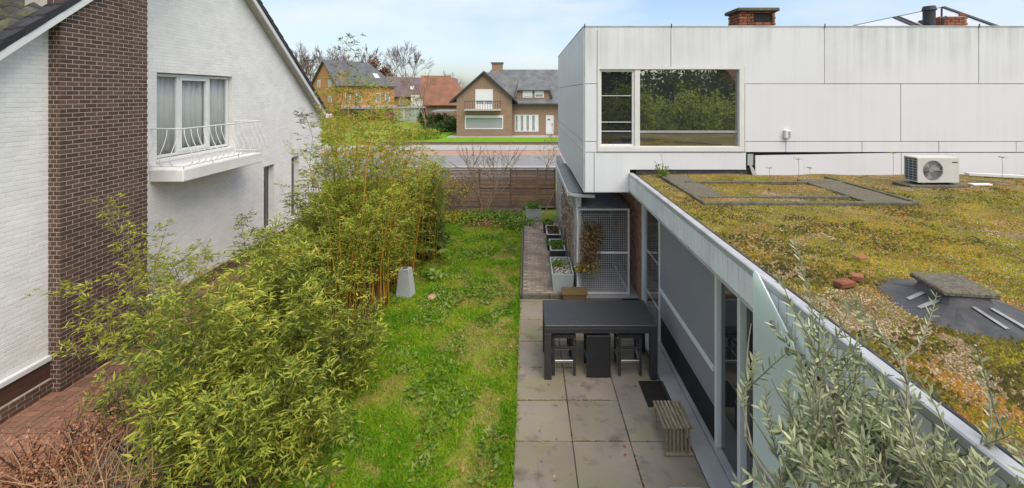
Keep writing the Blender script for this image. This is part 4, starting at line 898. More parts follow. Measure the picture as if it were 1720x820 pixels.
# climber: dry stems on the wall and hanging brown leaves at the cage corner
cl = thing('dry_climber', 'dry climbing plant with hanging brown leaves at the cage corner', 'climber', (1.12, 10.3, ZP)); q = B(); rr = random.Random(3)
for k in range(60):
    y = rr.uniform(10.25, 13.8); z = rr.uniform(.7, 2.1); p = [(1.12 + rr.uniform(-.05, .03), y, z)]
    for s_ in range(5): p.append((p[-1][0] + rr.uniform(-.06, .05), p[-1][1] + rr.uniform(-.16, .16), max(.15, p[-1][2] + rr.uniform(-.25, .06))))
    q.tube(p, rr.uniform(.004, .008), 4)
for k in range(16):
    x = rr.uniform(1.15, 1.75); q.tube([(x, 10.12, 1.75 + rr.uniform(-.2, .3)), (x + rr.uniform(-.1, .1), 10.08, 1.3), (x + rr.uniform(-.15, .15), 10.06, .75)], .005, 4)
q.build('stem', M['twig'], cl)
n = 620; t = nr.uniform(0, 1, n); P = np.stack([1.18 + .5 * nr.beta(2, 2.2, n) * (1.2 - .6 * np.abs(t - .35)), 10.1 + nr.normal(0, .05, n), 1.75 - 1.15 * t], 1); P[:, 0] += .08 * (1 - t)
V, F = leaves(P, rdir(nr, n, -1, .1), rdir(nr, n, -.2, 1), nr.uniform(.05, .1, n), nr.uniform(.035, .07, n)); npobj('foliage', V, F, M['leaf_brown'], cl)
n = 90; P = np.stack([nr.uniform(1.1, 1.7, n), 10.08 + nr.normal(0, .05, n), nr.uniform(.6, .82, n)], 1)
V, F = leaves(P, rdir(nr, n, -1, .1), rdir(nr, n, -.2, 1), nr.uniform(.05, .1, n), nr.uniform(.04, .07, n)); npobj('foliage', V, F, M['leaf_yellow'], cl)
n = 500; P = np.stack([1.1 + nr.normal(0, .05, n), nr.uniform(10.25, 13.8, n), nr.uniform(.8, 2.2, n)], 1)
V, F = leaves(P, rdir(nr, n), rdir(nr, n), nr.uniform(.03, .08, n), nr.uniform(.02, .05, n)); npobj('foliage', V, F, M['leaf_rust'], cl)
# frosted glass screen fixed to the fascia
gs = thing('glass_screen', 'pale green frosted glass screen with slanting top fixed to the fascia', 'glass screen', (2.14, 4.05, .1))
wallpoly('glass_sheet', [(4.06, .1), (4.06, 3.1), (4.03, 3.135), (3.98, 3.13), (3.38, 2.74), (2.8, 2.26), (2.2, 1.62), (1.9, 1.2), (1.9, .1)], [], lambda u, v, d: (2.13 + d, u, v), .012, M['frosted_glass'], gs)
for (y, z) in ((3.72, 2.86), (3.5, 2.76)):
    q = B(); q.tube([(2.12, y, z - .06), (2.2, y, z - .06)], .02, 10); q.tube([(2.112, y, z - .06), (2.128, y, z - .06)], .032, 12); q.build('clamp', M['steel'], gs)
# leaning concrete wedge, stump stone in the lawn
cw = thing('concrete_wedge', 'tapered grey concrete block leaning at the bamboo edge', 'block', (-2.88, 10.2, 0)); q = B()
q.add([(-.2, -.13, 0), (.18, -.13, 0), (.18, .14, 0), (-.2, .14, 0), (-.2, -.08, .62), (.04, -.08, .66), (.04, .1, .66), (-.2, .1, .62)], [(3, 2, 1, 0), (0, 1, 5, 4), (1, 2, 6, 5), (2, 3, 7, 6), (3, 0, 4, 7), (4, 5, 6, 7)])
q.build('body', M['planter_grey'], cw, local=True); bx('top_mark', M['dark_concrete'], cw, -.13, -.03, -.03, .05, .635, .665, local=True); cw.rotation_euler.y = R(5); cw.rotation_euler.z = R(-14)
q = B(); n = 16; q.add([(.1 * math.cos(a) * (1 + .1 * math.sin(3 * a)), .13 * math.sin(a), z) for z in (0, .035) for a in np.linspace(0, 2 * math.pi, n, endpoint=False)] + [(0, 0, .05)], [(i, (i + 1) % n, n + (i + 1) % n, n + i) for i in range(n)] + [(n + i, n + (i + 1) % n, 2 * n) for i in range(n)])
o = q.build('tan_stone', mat('tan_stone', (.5, .33, .18), .9, .15, 15), smooth=True); o.location = (PX(725, GY(500)), GY(500), .005); tag(o, 'flat round tan stone lying in the lawn', 'stone')

# ------------------------------------------------------------------ slatted fence at the end of the lawn
YF = 17.9; fe = thing('slatted_fence', 'brown horizontal slat fence at the end of the lawn', 'fence', (-1.3, YF, 0))
fx0, fx1 = -4.6, 1.18; px_ = [-4.6, -3.3, -2.0, -.7, .42, 1.14]
for x in px_: bx('post', M['wood_fence'], fe, x - .035, x + .035, YF - .035, YF + .05, -.05, 1.66, b=.005)
for a, b in zip(px_[:-1], px_[1:]):
    for k in range(26): bx('slat', M['wood_fence'], fe, a + .038, b - .038, YF + rg.uniform(-.006, .004), YF + .02, .1 + k * .059, .1 + k * .059 + (.04 if b < .3 else .05), b=.003)
    bx('mid_rail', M['wood_fence'], fe, a + .038, b - .038, YF - .03, YF - .008, .86, .9, b=.004)
bx('cap_rail', M['wood_fence'], fe, fx0 - .03, fx1, YF - .05, YF + .065, 1.662, 1.69, b=.005)
# ------------------------------------------------------------------ the street's far side: brown brick house
YH = 48.8; hX = lambda x: PX(x, YH); hZ = lambda y: PZ(y, YH)
bh = thing('brown_brick_house', 'brown brick house with slate roof, gable balcony and wide white window', 'house', (hX(815), YH, 0))
gx0, gx1 = hX(767), hX(860); ga = (hX(813), hZ(122.5)); gz = hZ(172); sl_ = (ga[1] - gz) / (ga[0] - hX(757))
wl_holes = [(hX(781), hX(845), hZ(217), hZ(194)), (hX(798.5), hX(828), hZ(183), hZ(150))]
fH = lambda u, v, d: (u, YH + d, v)
wallpoly('wall', [(gx0, -.12), (gx1, -.12), (gx1, ga[1] - sl_ * (gx1 - ga[0]) - .1), (ga[0], ga[1] - .1), (gx0, ga[1] - sl_ * (ga[0] - gx0) - .1)], [rect(*h) for h in wl_holes], fH, .35, M['far_brick'], bh)
bx('wall', M['far_brick'], bh, gx0, gx0 + .3, YH + .36, 58, -.12, gz + .4)
def roofpair(q, xa, xm, xb, ze, zm, y0, y1, th=.18):
    q.prism([(xa, ze), (xm, zm), (xb, ze), (xb, ze + th), (xm, zm + th * 1.3), (xa, ze + th)], lambda u, v, d: (u, d, v), y0, y1)
q = B(); roofpair(q, hX(756), ga[0], hX(869.5), gz - .1, ga[1], YH - .35, 56); rf_ = q.build('roof', M['slate'], bh)
q = B(); th = .3
for s, xe in ((-1, hX(755.5)), (1, hX(870))): q.prism([(xe, gz - .14), (ga[0], ga[1] - .05), (ga[0], ga[1] + .2), (xe, gz + .1)], lambda u, v, d: (u, d, v), YH - .42, YH - .36)
q.build('bargeboard', M['dark_sheet'], bh)
# main wing roof with dormer
Y2 = 50.0; ez = PZ(174, Y2); rz_ = PZ(117, 55.0); rx0 = PX(826, 55.0); rx1 = 9.5
q = B(); q.add([(gx1 - .5, Y2 - .5, ez - .1), (rx1, Y2 - .5, ez - .1), (rx1, 55, rz_), (rx0, 55, rz_), (rx1, 60, ez), (gx0 - .4, 60, ez), (hX(757), 52, gz)], [(0, 1, 2, 3), (3, 2, 4, 5), (3, 6, 0), (3, 5, 6)])
o = q.build('roof', M['slate'], bh); o.modifiers.new('solid', 'SOLIDIFY').thickness = .15
w2X = lambda x: PX(x, Y2); w2Z = lambda y: PZ(y, Y2)
h2 = [(w2X(864.5), w2X(904.5), w2Z(221), w2Z(193)), (w2X(917), w2X(930.5), w2Z(225.5), w2Z(193))]
wallpoly('wall', rect(gx1 - .1, rx1, -.12, ez + .1), [rect(*h) for h in h2], lambda u, v, d: (u, Y2 + d, v), .3, M['far_brick'], bh)
bx('gutter', M['dark_sheet'], bh, gx1 + .6, rx1, Y2 - .62, Y2 - .5, ez - .15, ez + .02)
YD = 50.3; dX = lambda x: PX(x, YD); dZ = lambda y: PZ(y, YD)
dm = bx('dormer', M['far_brick'], bh, dX(867), dX(925), YD, 54, dZ(166), dZ(152))
q = B(); q.add([(dX(864), YD - .35, dZ(164)), (dX(868.5), YD - .35, dZ(151)), (dX(923.5), YD - .35, dZ(151)), (dX(928), YD - .35, dZ(164)), (dX(871), 54.2, rz_ - .9), (dX(921), 54.2, rz_ - .9), (dX(860), 52.2, dZ(160)), (dX(932), 52.2, dZ(160))], [(1, 2, 5, 4), (0, 1, 4, 6), (2, 3, 7, 5)])
o = q.build('roof', M['slate'], dm); o.modifiers.new('solid', 'SOLIDIFY').thickness = .12
for (a, b) in ((878, 894), (898, 913.5)):
    wv = bx('window', M['white_paint'], dm, dX(a), dX(b), YD - .05, YD - .002, dZ(164), dZ(152.5)); bx('pane', M['pane_far'], wv, dX(a + 1.6), dX(b - 1.6), YD - .06, YD - .052, dZ(162.5), dZ(158.5 if a > 890 else 161))
B().prism([(0, 0), (1, 0), (1, .1), (0, .1)], lambda u, v, d: (rx1 - 5 + 5 * u, d, ez + v - .1), Y2 - 1.6, Y2 - .63).build('porch_roof', M['slate'], bh)
YC = 55; chm = bx('chimney', M['far_brick'], bh, PX(826.5, YC), PX(844, YC), YC - .3, YC + .7, rz_ - .5, PZ(107.5, YC)); bx('cap', M['dark_concrete'], chm, PX(825, YC), PX(845.5, YC), YC - .4, YC + .8, PZ(107.4, YC), PZ(105, YC))
# windows
def farwin(par, X, Z, Y, a, b, c, d, panes, fr=1.5, nm='window'):
    q = B(); e = fr; 
    for (p, q_, r, s) in ((a, b, d - e, d), (a, b, c, c + e), (a, a + e, c + e, d - e), (b - e, b, c + e, d - e)): q.box(X(p), X(q_), Y - .04, Y + .1, Z(s), Z(r))
    o = q.build(nm, M['white_paint'], par)
    for (p, q_, r, s, mt) in panes: bx('pane', mt, o, X(p), X(q_), Y + .05, Y + .06, Z(s), Z(r))
    return o
o = farwin(bh, hX, hZ, YH, 781, 845, 194, 217, [(782.5, 843.5, 197, 215, M['pane_far'])], 1.6); bx('shutter_box', M['white_paint'], o, hX(782), hX(844), YH - .06, YH + .04, hZ(198), hZ(194.5))
for k in range(7): bx('curtain', M['curtain'], o, hX(783 + k * 8.8), hX(791 + k * 8.8), YH + .09, YH + .12 + .02 * (k % 2), hZ(215), hZ(198))
o = farwin(bh, hX, hZ, YH, 798.5, 828, 150, 183, [(800, 827, 168, 182, M['pane_far'])], 1.4, 'balcony_door'); bx('roller_shutter', M['white_paint'], o, hX(799.5), hX(827), YH - .03, YH + .045, hZ(169), hZ(151)); bx('door_leaf', M['white_paint'], o, hX(800), hX(812.5), YH + .02, YH + .045, hZ(182), hZ(175)); bx('door_leaf', M['white_paint'], o, hX(814), hX(827), YH + .02, YH + .045, hZ(182), hZ(175)); bx('mullion', M['white_paint'], o, hX(812.6), hX(813.9), YH + .02, YH + .048, hZ(182), hZ(168))
bc = bx('balcony', M['pale_stone'], bh, hX(782), hX(842), YH - 1.0, YH - .005, hZ(185.5), hZ(183)); q = B()
for x in np.linspace(783, 841, 15): q.tube([(hX(x), YH - .96, hZ(183)), (hX(x), YH - .96, hZ(170))], .02, 4)
q.tube([(hX(782), YH - .96, hZ(170)), (hX(842), YH - .96, hZ(170))], .03, 4)
for x in (782.5, 841.5): q.tube([(hX(x), YH - .96, hZ(170)), (hX(x), YH, hZ(170))], .03, 4)
q.build('railing', M['dark_sheet'], bc)
o = farwin(bh, w2X, w2Z, Y2, 864.5, 904.5, 193, 221, [(866, 903, 194, 220, M['pane_far'])], 1.3)
for k in range(4): bx('white_panel', M['white_paint'], o, w2X(869.2 + k * 9.6), w2X(874.6 + k * 9.6), Y2 - .02, Y2 + .03, w2Z(220), w2Z(194.2))
o = bx('door', M['white_paint'], bh, w2X(917), w2X(930.5), Y2 + .06, Y2 + .12, w2Z(225.5), w2Z(193)); bx('handle', M['dark_sheet'], o, w2X(927), w2X(928), Y2 + .02, Y2 + .058, w2Z(212), w2Z(207)); bx('letter_slot', M['dark_sheet'], o, w2X(920), w2X(924), Y2 + .045, Y2 + .058, w2Z(202), w2Z(200))
sheet('house_paving', M['paving_pale'], hX(752), 10, 47.5, 50.2, -.07, label='pale paving in front of the brown brick house')
sheet('front_lawn', M['bright_lawn'], -12.6, 4.2, 41.0, 47.4, -.05, label='bright green front lawn of the brown brick house'); sheet('front_lawn', M['bright_lawn'], -12.6, hX(752) - .1, 47.4, 54, -.05, label='bright green front lawn beside the brown brick house')
lw = thing('front_wall', 'low brown brick wall along the pavement by the lawn', 'wall', (-4, 40.7, 0)); bx('wall', M['far_brick'], lw, -15.5, 10, 40.6, 40.85, -.1, .14); bx('coping', M['dark_concrete'], lw, -15.55, 10, 40.55, 40.9, .142, .2)
# ------------------------------------------------------------------ orange house and the roofs behind it
def simple_house(name, lbl, loc, rz, w, l, he, hr, wm, rm, wins=(), hip=0, over=.5, sky=()):
    """w across the gable (local x), l along the ridge (local y), gable face at y=0"""
    t = thing(name, lbl, 'house', loc, rz=rz)
    bxl = lambda n, m, p, *d: bx(n, m, p, *d, local=True)
    wallpoly('wall', [(-w / 2, -.2), (w / 2, -.2), (w / 2, he), (0, hr - .1), (-w / 2, he)], [], lambda u, v, d: (u, d, v), .3, wm, t, local=True)
    q = B(); q.box(-w / 2, -w / 2 + .3, .3, l, -.2, he); q.box(w / 2 - .3, w / 2, .3, l, -.2, he); q.box(-w / 2, w / 2, l, l + .3, -.2, he); q.build('wall', wm, t, local=True)
    s = (hr - he) / (w / 2); xe = w / 2 + over; ze = he - s * over
    q = B(); q.add([(-xe, -over, ze), (xe, -over, ze), (0, -over, hr), (0, l + over - hip, hr), (xe, l + over, ze), (-xe, l + over, ze)], [(1, 4, 3, 2), (0, 2, 3, 5), (3, 4, 5)])
    o = q.build('roof', rm, t, local=True); md = o.modifiers.new('solid', 'SOLIDIFY'); md.thickness = .25; md.offset = 1
    for (side, u0, u1, z0, z1) in wins:
        if side == 'g': a = bxl('window', M['white_paint'], t, u0, u1, -.06, -.002, z0, z1); bxl('pane', M['pane_far'], a, u0 + .12, u1 - .12, -.07, -.062, z0 + .12, z1 - .12)
        else: a = bxl('window', M['white_paint'], t, w / 2 + .002, w / 2 + .06, u0, u1, z0, z1); bxl('pane', M['pane_far'], a, w / 2 + .062, w / 2 + .07, u0 + .12, u1 - .12, z0 + .12, z1 - .12)
    for (y0, y1, f0, f1) in sky:
        p = lambda y, f: (xe * (1 - f), y, ze + (hr - ze) * f + .3)
        q = B(); vs = [p(y0, f0), p(y1, f0), p(y1, f1), p(y0, f1)]; q.add(vs + [(a, b, c + .06) for a, b, c in vs], [(0, 1, 2, 3), (7, 6, 5, 4), (0, 4, 5, 1), (1, 5, 6, 2), (2, 6, 7, 3), (3, 7, 4, 0)]); q.build('skylight', M['white_paint'], t, local=True)
    return t
YO = 88
oh = simple_house('orange_house', 'orange brick house with dark slate roof and white dormer skylight', (PX(553, YO), YO - 2, 0), R(-38), 9.6, 12.6, 6.6, PZ(104, YO) , M['far_orange'], M['slate_dark'],
    [('g', -2.9, -1.7, 6.0, 7.5), ('g', 1.5, 2.7, 6.0, 7.5), ('g', -3.4, -2.1, 2.9, 4.3), ('g', 1.5, 2.8, 2.9, 4.3), ('s', 1.6, 2.7, 2.9, 4.9), ('s', 4.0, 5.2, 2.9, 4.9), ('s', 8.4, 9.5, 2.9, 4.9), ('s', 10.6, 11.7, 2.9, 4.9)], hip=3.5, sky=((9.0, 10.1, .32, .5),))
bx('eaves', M['pale_stone'], oh, 4.82, 5.6, 0, 12.9, 1.9, 2.3, local=True)
simple_house('purple_roof_house', 'low house with long purple tiled roof and small skylights', (PX(650, 105), 105, 0), R(-62), 9, 17, 4.4, 8.6, M['far_red'], M['roof_purple'], [('s', 2, 4, 2, 3.5), ('s', 8, 10, 2, 3.5)], 0, .6, [(5, 5.9, .35, .5), (8, 8.9, .35, .5), (11, 11.9, .35, .5), (14, 14.9, .35, .5)])
simple_house('red_roof_house', 'house with hipped red tiled roof behind the garden shed', (PX(707, 84), 86, 0), R(-78), 9, 8.6, 4.2, PZ(129, 86), M['far_red'], M['roof_red'], [('s', 2, 3.5, 1.5, 3)], 4, .5)
simple_house('red_roof_annex', 'low annex with red tiled roof beside the brown brick house', (PX(716, 66), 67, 0), R(-84), 4.6, 5.2, 3.2, PZ(152, 66), M['far_brick'], M['roof_red'], [], 0, .4)
o = tag(bx('white_garage', M['white_paint'], None, PX(690, 96), PX(716, 96), 96, 101, -.1, PZ(160, 96), b=.05), 'plain white flat garage between the purple and red roofs', 'garage')
cp = thing('carport', 'pale flat carport roof beside the brown brick house', 'carport', (PX(745, 58), 58, 0)); bx('roof', M['lead_pale'], cp, PX(728, 58), PX(766, 58), 57, 61, 2.3, 2.5)
for x in (729, 747): bx('post', M['wood_dark'], cp, PX(x, 58), PX(x, 58) + .12, 57.1, 57.2, -.1, 2.3)
# sheds
sh = thing('garden_shed', 'pale corrugated garden shed with dark door strips on the meadow', 'shed', (PX(680, 74), 74, 0)); sx = np.linspace(PX(661, 74), PX(705, 74), 10)
for a, b in zip(sx[:-1], sx[1:]): bx('wall_sheet', M['sheet_green'], sh, a + .02, b - .02, 74 + rg.uniform(-.03, .03), 74.1, -.1, PZ(182, 74))
bx('body', M['dark_sheet'], sh, sx[0], sx[-1], 74.11, 78, -.1, PZ(182, 74)); B().prism([(sx[0] - .2, PZ(182, 74)), (sx[-1] + .2, PZ(182, 74)), (sx[-1] + .2, PZ(181, 74)), ((sx[0] + sx[-1]) / 2, PZ(178.5, 74)), (sx[0] - .2, PZ(181, 74))], lambda u, v, d: (u, d, v), 73.8, 78.2).build('roof', M['sheet_green'], sh)
sh = thing('low_barn', 'long low grey barn behind the meadow hedge', 'barn', (PX(615, 80), 80, 0)); bx('wall', M['far_red'], sh, PX(575, 80), PX(655, 80), 80, 84, -.1, 1.9); bx('roof', M['lead_pale'], sh, PX(574, 80), PX(657, 80), 79.6, 84.4, 1.9, 2.2)
# ------------------------------------------------------------------ bare trees
def grow(rg, p, d, ln, r, lev, out, spread, nb, up, seg=4, k=.72):
    pts = [Vector(p)]; rad = [r]; d = Vector(d)
    for i in range(seg):
        d = (d + Vector((rg.gauss(0, .12), rg.gauss(0, .12), rg.gauss(0, .08) + up))).normalized(); pts.append(pts[-1] + d * ln / seg); rad.append(r * (1 - .45 * (i + 1) / seg))
    out.append((lev, pts, rad))
    if lev == 0: return
    for b in range(nb):
        t = rg.uniform(.45, 1) if b else 1.; i = min(seg - 1, int(t * seg)); q = pts[i].lerp(pts[i + 1], t * seg - i) if i < seg else pts[-1]
        a = rg.uniform(0, 2 * math.pi); s = rg.uniform(.5, 1) * spread if b else spread * .3; u = d.orthogonal().normalized(); u.rotate(Matrix.Rotation(a, 3, d)); nd = (d * math.cos(s) + u * math.sin(s)).normalized()
        grow(rg, q, nd, ln * rg.uniform(k - .12, k + .08), max(rad[min(i, seg)] * rg.uniform(.5, .68), .006 if lev > 1 else .004), lev - 1, out, spread, nb, up, max(2, seg - 1), k)
def bare_tree(name, lbl, loc, h, seed, lev=5, nb=3, spread=.75, up=.06, r=None, m1=None, m2=None, grp=None, stems=1, twigmin=None, cat='tree', k=.72):
    rg = random.Random(seed); out = []; t = thing(name, lbl, cat, loc, grp); r = r or h * .018
    for s in range(stems):
        a = rg.uniform(0, 6.3); ti = 0 if stems == 1 else rg.uniform(.15, .5)
        grow(rg, (0, 0, -.1), (math.cos(a) * ti, math.sin(a) * ti, 1), h * (1 - k) * 1.12, r, lev, out, spread, nb, up, k=k)
    tr = B(); tw = B()
    for (l, pts, rad) in out:
        if l >= lev - 1: tr.tube(pts, rad, 7, cap=False)
        else: tw.tube(pts, [max(x, twigmin or 0) for x in rad], 4 if l > 1 else 3, cap=False)
    tr.build('trunk', m1 or M['bark'], t, smooth=True, local=True); tw.build('crown', m2 or m1 or M['bark'], t, local=True)
    return t, [p[-1] for l, p, r_ in out if l == 0]
def put(px, Y): return (PX(px, Y), Y, -.1)
bare_tree('bare_tree', 'tall bare grey tree behind the purple roof', put(691, 118), 21, 3, 6, 3, .6, .07, m1=M['bark_far'], twigmin=.03)
bare_tree('bare_tree', 'small bare tree with pale twigs beside the garden shed', put(715, 60), 9, 5, 6, 3, .85, .02, m1=M['twig'], twigmin=.012)
bare_tree('street_tree', 'slender bare tree by the street behind the fence', (PX(916, 22), 22, -.1), 4.2, 8, 4, 3, .8, .03, m1=M['twig'], twigmin=.007, r=.045)
t1, tips = bare_tree('copper_tree', 'tree with copper brown leaves behind the orange house', put(645, 112), 15, 11, 5, 3, .75, .04, m1=M['bark_far'], twigmin=.03)
n = 2600; c = np.array([list(tips[i % len(tips)]) for i in range(n)]) + nr.normal(0, .5, (n, 3)); V, F = leaves(c, rdir(nr, n), rdir(nr, n), nr.uniform(.25, .5, n), nr.uniform(.2, .35, n)); npobj('foliage', V, F, M['leaf_copper'], t1, local=True)
wt = []
for s in range(3): wt.append(bare_tree('woodland_tree', 'bare brown tree in the wood behind the orange house', put(520 + s * 9, 125 + s * 3), 21, 20 + s, 5, 3, .65, .07, m1=mat('bark_wood%d' % s, (.2, .15, .13), .95, .15, 3, bump=0), twigmin=.045, grp='bare trees in the wood behind the orange house')[0])
i = 0
for px in (498, 506, 515, 532, 541, 556, 566, 578, 588, 600, 610, 622, 634, 663, 674, 740, 760):
    o = copy_tree(wt[i % 3]); Yp = 122 + (i * 7 % 19); o.location = put(px, Yp); s = rg.uniform(.75, 1.02) * (1 if px < 640 else .7); o.scale = (s, s, s); o.rotation_euler.z = rg.uniform(0, 6); i += 1
# shrubs beyond the street
def shrub(name, lbl, loc, rx, ry, rz, n, ll, m, grp=None, cat='shrub', stem=True):
    t = thing(name, lbl, cat, loc, grp); d = rdir(nr, n, -.5, 1); bump_ = 1 + .22 * np.sin(d[:, 0] * 7 + loc[0]) * np.cos(d[:, 1] * 6 + loc[1] * 3) + .12 * np.sin(d[:, 2] * 11 + d[:, 0] * 9)
    r = nr.uniform(.45, 1, n) ** .5 * bump_; P = d * r[:, None] * np.array([rx, ry, rz]); P[:, 2] += rz * .55; P = P[P[:, 2] > -.05]; k = len(P)
    V, F = leaves(P, nrm(d[:k] * .6 + rdir(nr, k)), rdir(nr, k), nr.uniform(.6, 1.2, k) * ll, nr.uniform(.6, 1.1, k) * ll * .5); npobj('foliage', V, F, m, t, local=True)
    if stem:
        q = B()
        for i in range(5):
            a = i * 1.3; q.tube([(0, 0, -.1), (math.cos(a) * rx * .2, math.sin(a) * ry * .2, rz * .5), (math.cos(a) * rx * .5, math.sin(a) * ry * .5, rz * 1.1)], [.03 * rz, .02 * rz, .008 * rz], 5)
        q.build('stem', M['bark'], t, local=True)
    return t
for (px, Y, rx, rz_s, lbl) in ((722, 52, 1.3, .55, 'low spreading juniper at the edge of the front lawn'), (735, 54, 1.2, .7, 'rounded dark shrub behind the spreading juniper'), (748, 55, .8, .9, 'dark upright shrub against the brown house'), (757, 55, .8, 1.0, 'tall dark shrub at the corner of the brown house')):
    shrub('garden_shrub', lbl, put(px, Y), rx, rx, rz_s, 900, .28, M['shrub_leaf'])
for (px, Y, rx, rz_s, lbl) in ((712, 46, 1.6, .7, 'yellowish low shrub on the meadow near the street'), (690, 47, 1.8, .55, 'low green shrub on the meadow beside the yellowish one'), (560, 60, 3, 1.2, 'wide green shrub on the meadow below the orange house')):
    shrub('meadow_shrub', lbl, put(px, Y), rx, rx, rz_s, 1400, .25, M['bamboo_leaf'])
for k, px in enumerate((528, 560, 596, 628)): shrub('hedge_bush', 'grey green bush in the hedge before the low barn', put(px, 77), 2.0, 1.2, 1.0, 800, .4, M['shrub_leaf'], 'bushes of the hedge before the low barn')
for k, px in enumerate((712, 722, 731, 740, 749, 758)): shrub('yard_bush', 'dark bush in the yard beside the garden shed', put(px, (71, 62, 61, 60, 58.5, 57)[k]), 1.0, 1, 1.25, 700, .35, M['shrub_leaf'], 'dark bushes beside the garden shed')
# ------------------------------------------------------------------ behind the viewer: what the large window reflects
rl = simple_house('red_roof_villa', 'brick villa with red tiled roof behind the back garden', (24, -33, 0), R(-90), 10, 14, 4.6, 8.2, M['far_red'], M['roof_red'], [('s', 3, 4.5, 2, 3.5)], 0, .6)
for (x, y, rx, rz_, lbl) in ((10.5, -9, 2.2, 2.9, 'broad green tree behind the flat roof'), (14.5, -11, 2.4, 2.6, 'rounded green tree next to the broad one behind the roof'), (7.5, -13, 2.5, 3.2, 'tall green tree farthest behind the flat roof')):
    shrub('garden_tree', lbl, (x, y, .4), rx, rx, rz_, 5000, .3, M['bamboo_leaf_bush'], None, 'tree')
for (x, y, rx, rz_, lbl) in ((12, -20, 4, 4.6, 'high dark conifer behind the broad green tree'), (19, -27, 4.5, 4.4, 'high dark conifer beside the red villa'), (5, -22, 4, 4.6, 'high dark conifer behind the tall green tree'), (8.5, -24, 3.5, 5, 'highest dark conifer between the other two')):
    shrub('conifer', lbl, (x, y, 0), rx, rx, rz_, 5000, .5, M['shrub_leaf'], None, 'tree')
for k in range(4):
    o = copy_tree(wt[k % 3]); o.location = (6 + k * 6, -26 - k * 2, -.1); o.scale = (.6, .6, .6); o['label'] = 'bare tree at the far end of the back garden'; o['group'] = 'bare trees of the back garden'
shrub('garden_tree', 'dense dark evergreen tree before the red villa', (17, -24, 0), 3, 3, 3.2, 3500, .4, M['shrub_leaf'], None, 'tree')
# ------------------------------------------------------------------ bamboo along the lawn
def bamboo(name, lbl, x, y, h, spread, ncane, m, z_leaf=.25, lean=.25, nparts=0, npn=2.6, lpb=9, ll=.11, grp=None, seed=0, cat='bamboo', cane_m=None, bl=.34, r0=.012, node=.17, wl_=.14):
    rgn = np.random.default_rng(seed + 100); t = thing(name, lbl, cat, (x, y, -.02), grp); rest = B(); P = []; D = []; cane_m = cane_m or M['cane']; tw = B()
    for c in range(ncane):
        a = rgn.uniform(0, 6.283); rr = spread * math.sqrt(rgn.uniform(0, 1)); hh = h * rgn.uniform(.62, 1.03)
        ln = lean * hh * rgn.uniform(.1, 1.); oa = a + rgn.normal(0, .5)
        b0 = np.array([rr * math.cos(a) * .75, rr * math.sin(a) * .75, 0]); tt = np.linspace(0, 1, 7)
        pts = b0[None] + np.stack([math.cos(oa) * ln * tt ** 2.2 + .02 * np.sin(tt * 9 + c), math.sin(oa) * ln * tt ** 2.2, hh * (tt - .06 * tt ** 4)], 1)
        rad = [max(.003, r0 * (1 - .8 * q)) for q in tt]
        if c < nparts: q = B(); q.tube(pts, rad, 6); q.build('cane', cane_m, t, smooth=True, local=True)
        else: rest.tube(pts, rad, 5, cap=False)
        nn = int(hh * (1 - z_leaf) / node); 
        for k in range(nn):
            f = z_leaf + (1 - z_leaf) * (k + rgn.uniform(0, 1)) / nn; i = min(5, int(f * 6)); p = pts[i] + (pts[i + 1] - pts[i]) * (f * 6 - i)
            for b in range(rgn.poisson(npn)):
                ba = rgn.uniform(0, 6.283); el = rgn.uniform(-.1, .9); bd = np.array([math.cos(ba) * math.cos(el), math.sin(ba) * math.cos(el), math.sin(el)]); L_ = bl * rgn.uniform(.5, 1.25) * (1.15 - .5 * f)
                e = p + bd * L_; 
                if rgn.random() < .3: tw.tube([p, e], .0022, 3, cap=False)
                s = rgn.uniform(.55, 1.05, lpb)[:, None]; P.append(p[None] + bd[None] * L_ * s + rgn.normal(0, .022, (lpb, 3))); D.append(bd[None] * .75 + rdir(rgn, lpb, -.45, .55) + np.array([[0, 0, .02]]))
    P = np.concatenate(P); D = np.concatenate(D); k = P[:, 2] > .03; P = P[k]; D = D[k]; n = len(P)
    V, F = leaves(P, D, rdir(rgn, n, .55, 1), rgn.uniform(.45, 1.35, n) * ll, rgn.uniform(.6, 1.25, n) * ll * wl_, droop=.12)
    npobj('foliage', V, F, m, t, local=True)['kind'] = 'stuff'
    if rest.v: rest.build('cane_clump', cane_m, t, smooth=True, local=True)['kind'] = 'stuff'
    if tw.v: tw.build('twig_mass', M['cane_green'], t, local=True)['kind'] = 'stuff'
    return t
LB, LT = M['bamboo_leaf_bush'], M['bamboo_leaf']
GB = 'low leafy bamboo bushes beside the side path'; GT = 'tall orange caned bamboo clumps along the lawn'
n0 = 0
for (x, y, h, s, nc, lbl) in ((-4.1, 5.3, 1.75, .55, 32, 'low dense bamboo bush rising beside the dry straw stems'), (-3.35, 5.2, 1.5, .5, 30, 'low dense bamboo bush spilling over the near lawn'), (-2.85, 5.5, 1.15, .4, 22, 'lowest bamboo bush pushing into the lawn'), (-2.95, 6.9, 1.5, .4, 22, 'small bamboo bush at the lawn edge below the orange canes'), (-3.6, 6.2, 2.25, .55, 36, 'leafy bamboo bush behind the one spilling over the lawn'), (-4.55, 6.3, 2.15, .55, 34, 'leafy bamboo bush beside the red brick path bend'),
                              (-4.95, 7.5, 2.15, .5, 28, 'leafy bamboo bush opposite the brown chimney breast'), (-4.1, 7.5, 2.6, .55, 34, 'leafy bamboo bush in front of the tall orange canes'), (-5.0, 8.9, 2.5, .5, 26, 'leafy bamboo bush opposite the curved balcony'), (-5.0, 10.6, 2.7, .6, 26, 'leafy bamboo bush opposite the narrow ground floor window'), (-4.6, 9.5, 3.0, .45, 24, 'high leafy bamboo bush between the balcony and the orange canes')):
    bamboo('bamboo_bush', lbl, x, y, h, s, nc, LB, .08, .3, 0, 1.9, 12, .12, GB, n0, cane_m=M['cane_green'], r0=.006, wl_=.19); n0 += 1
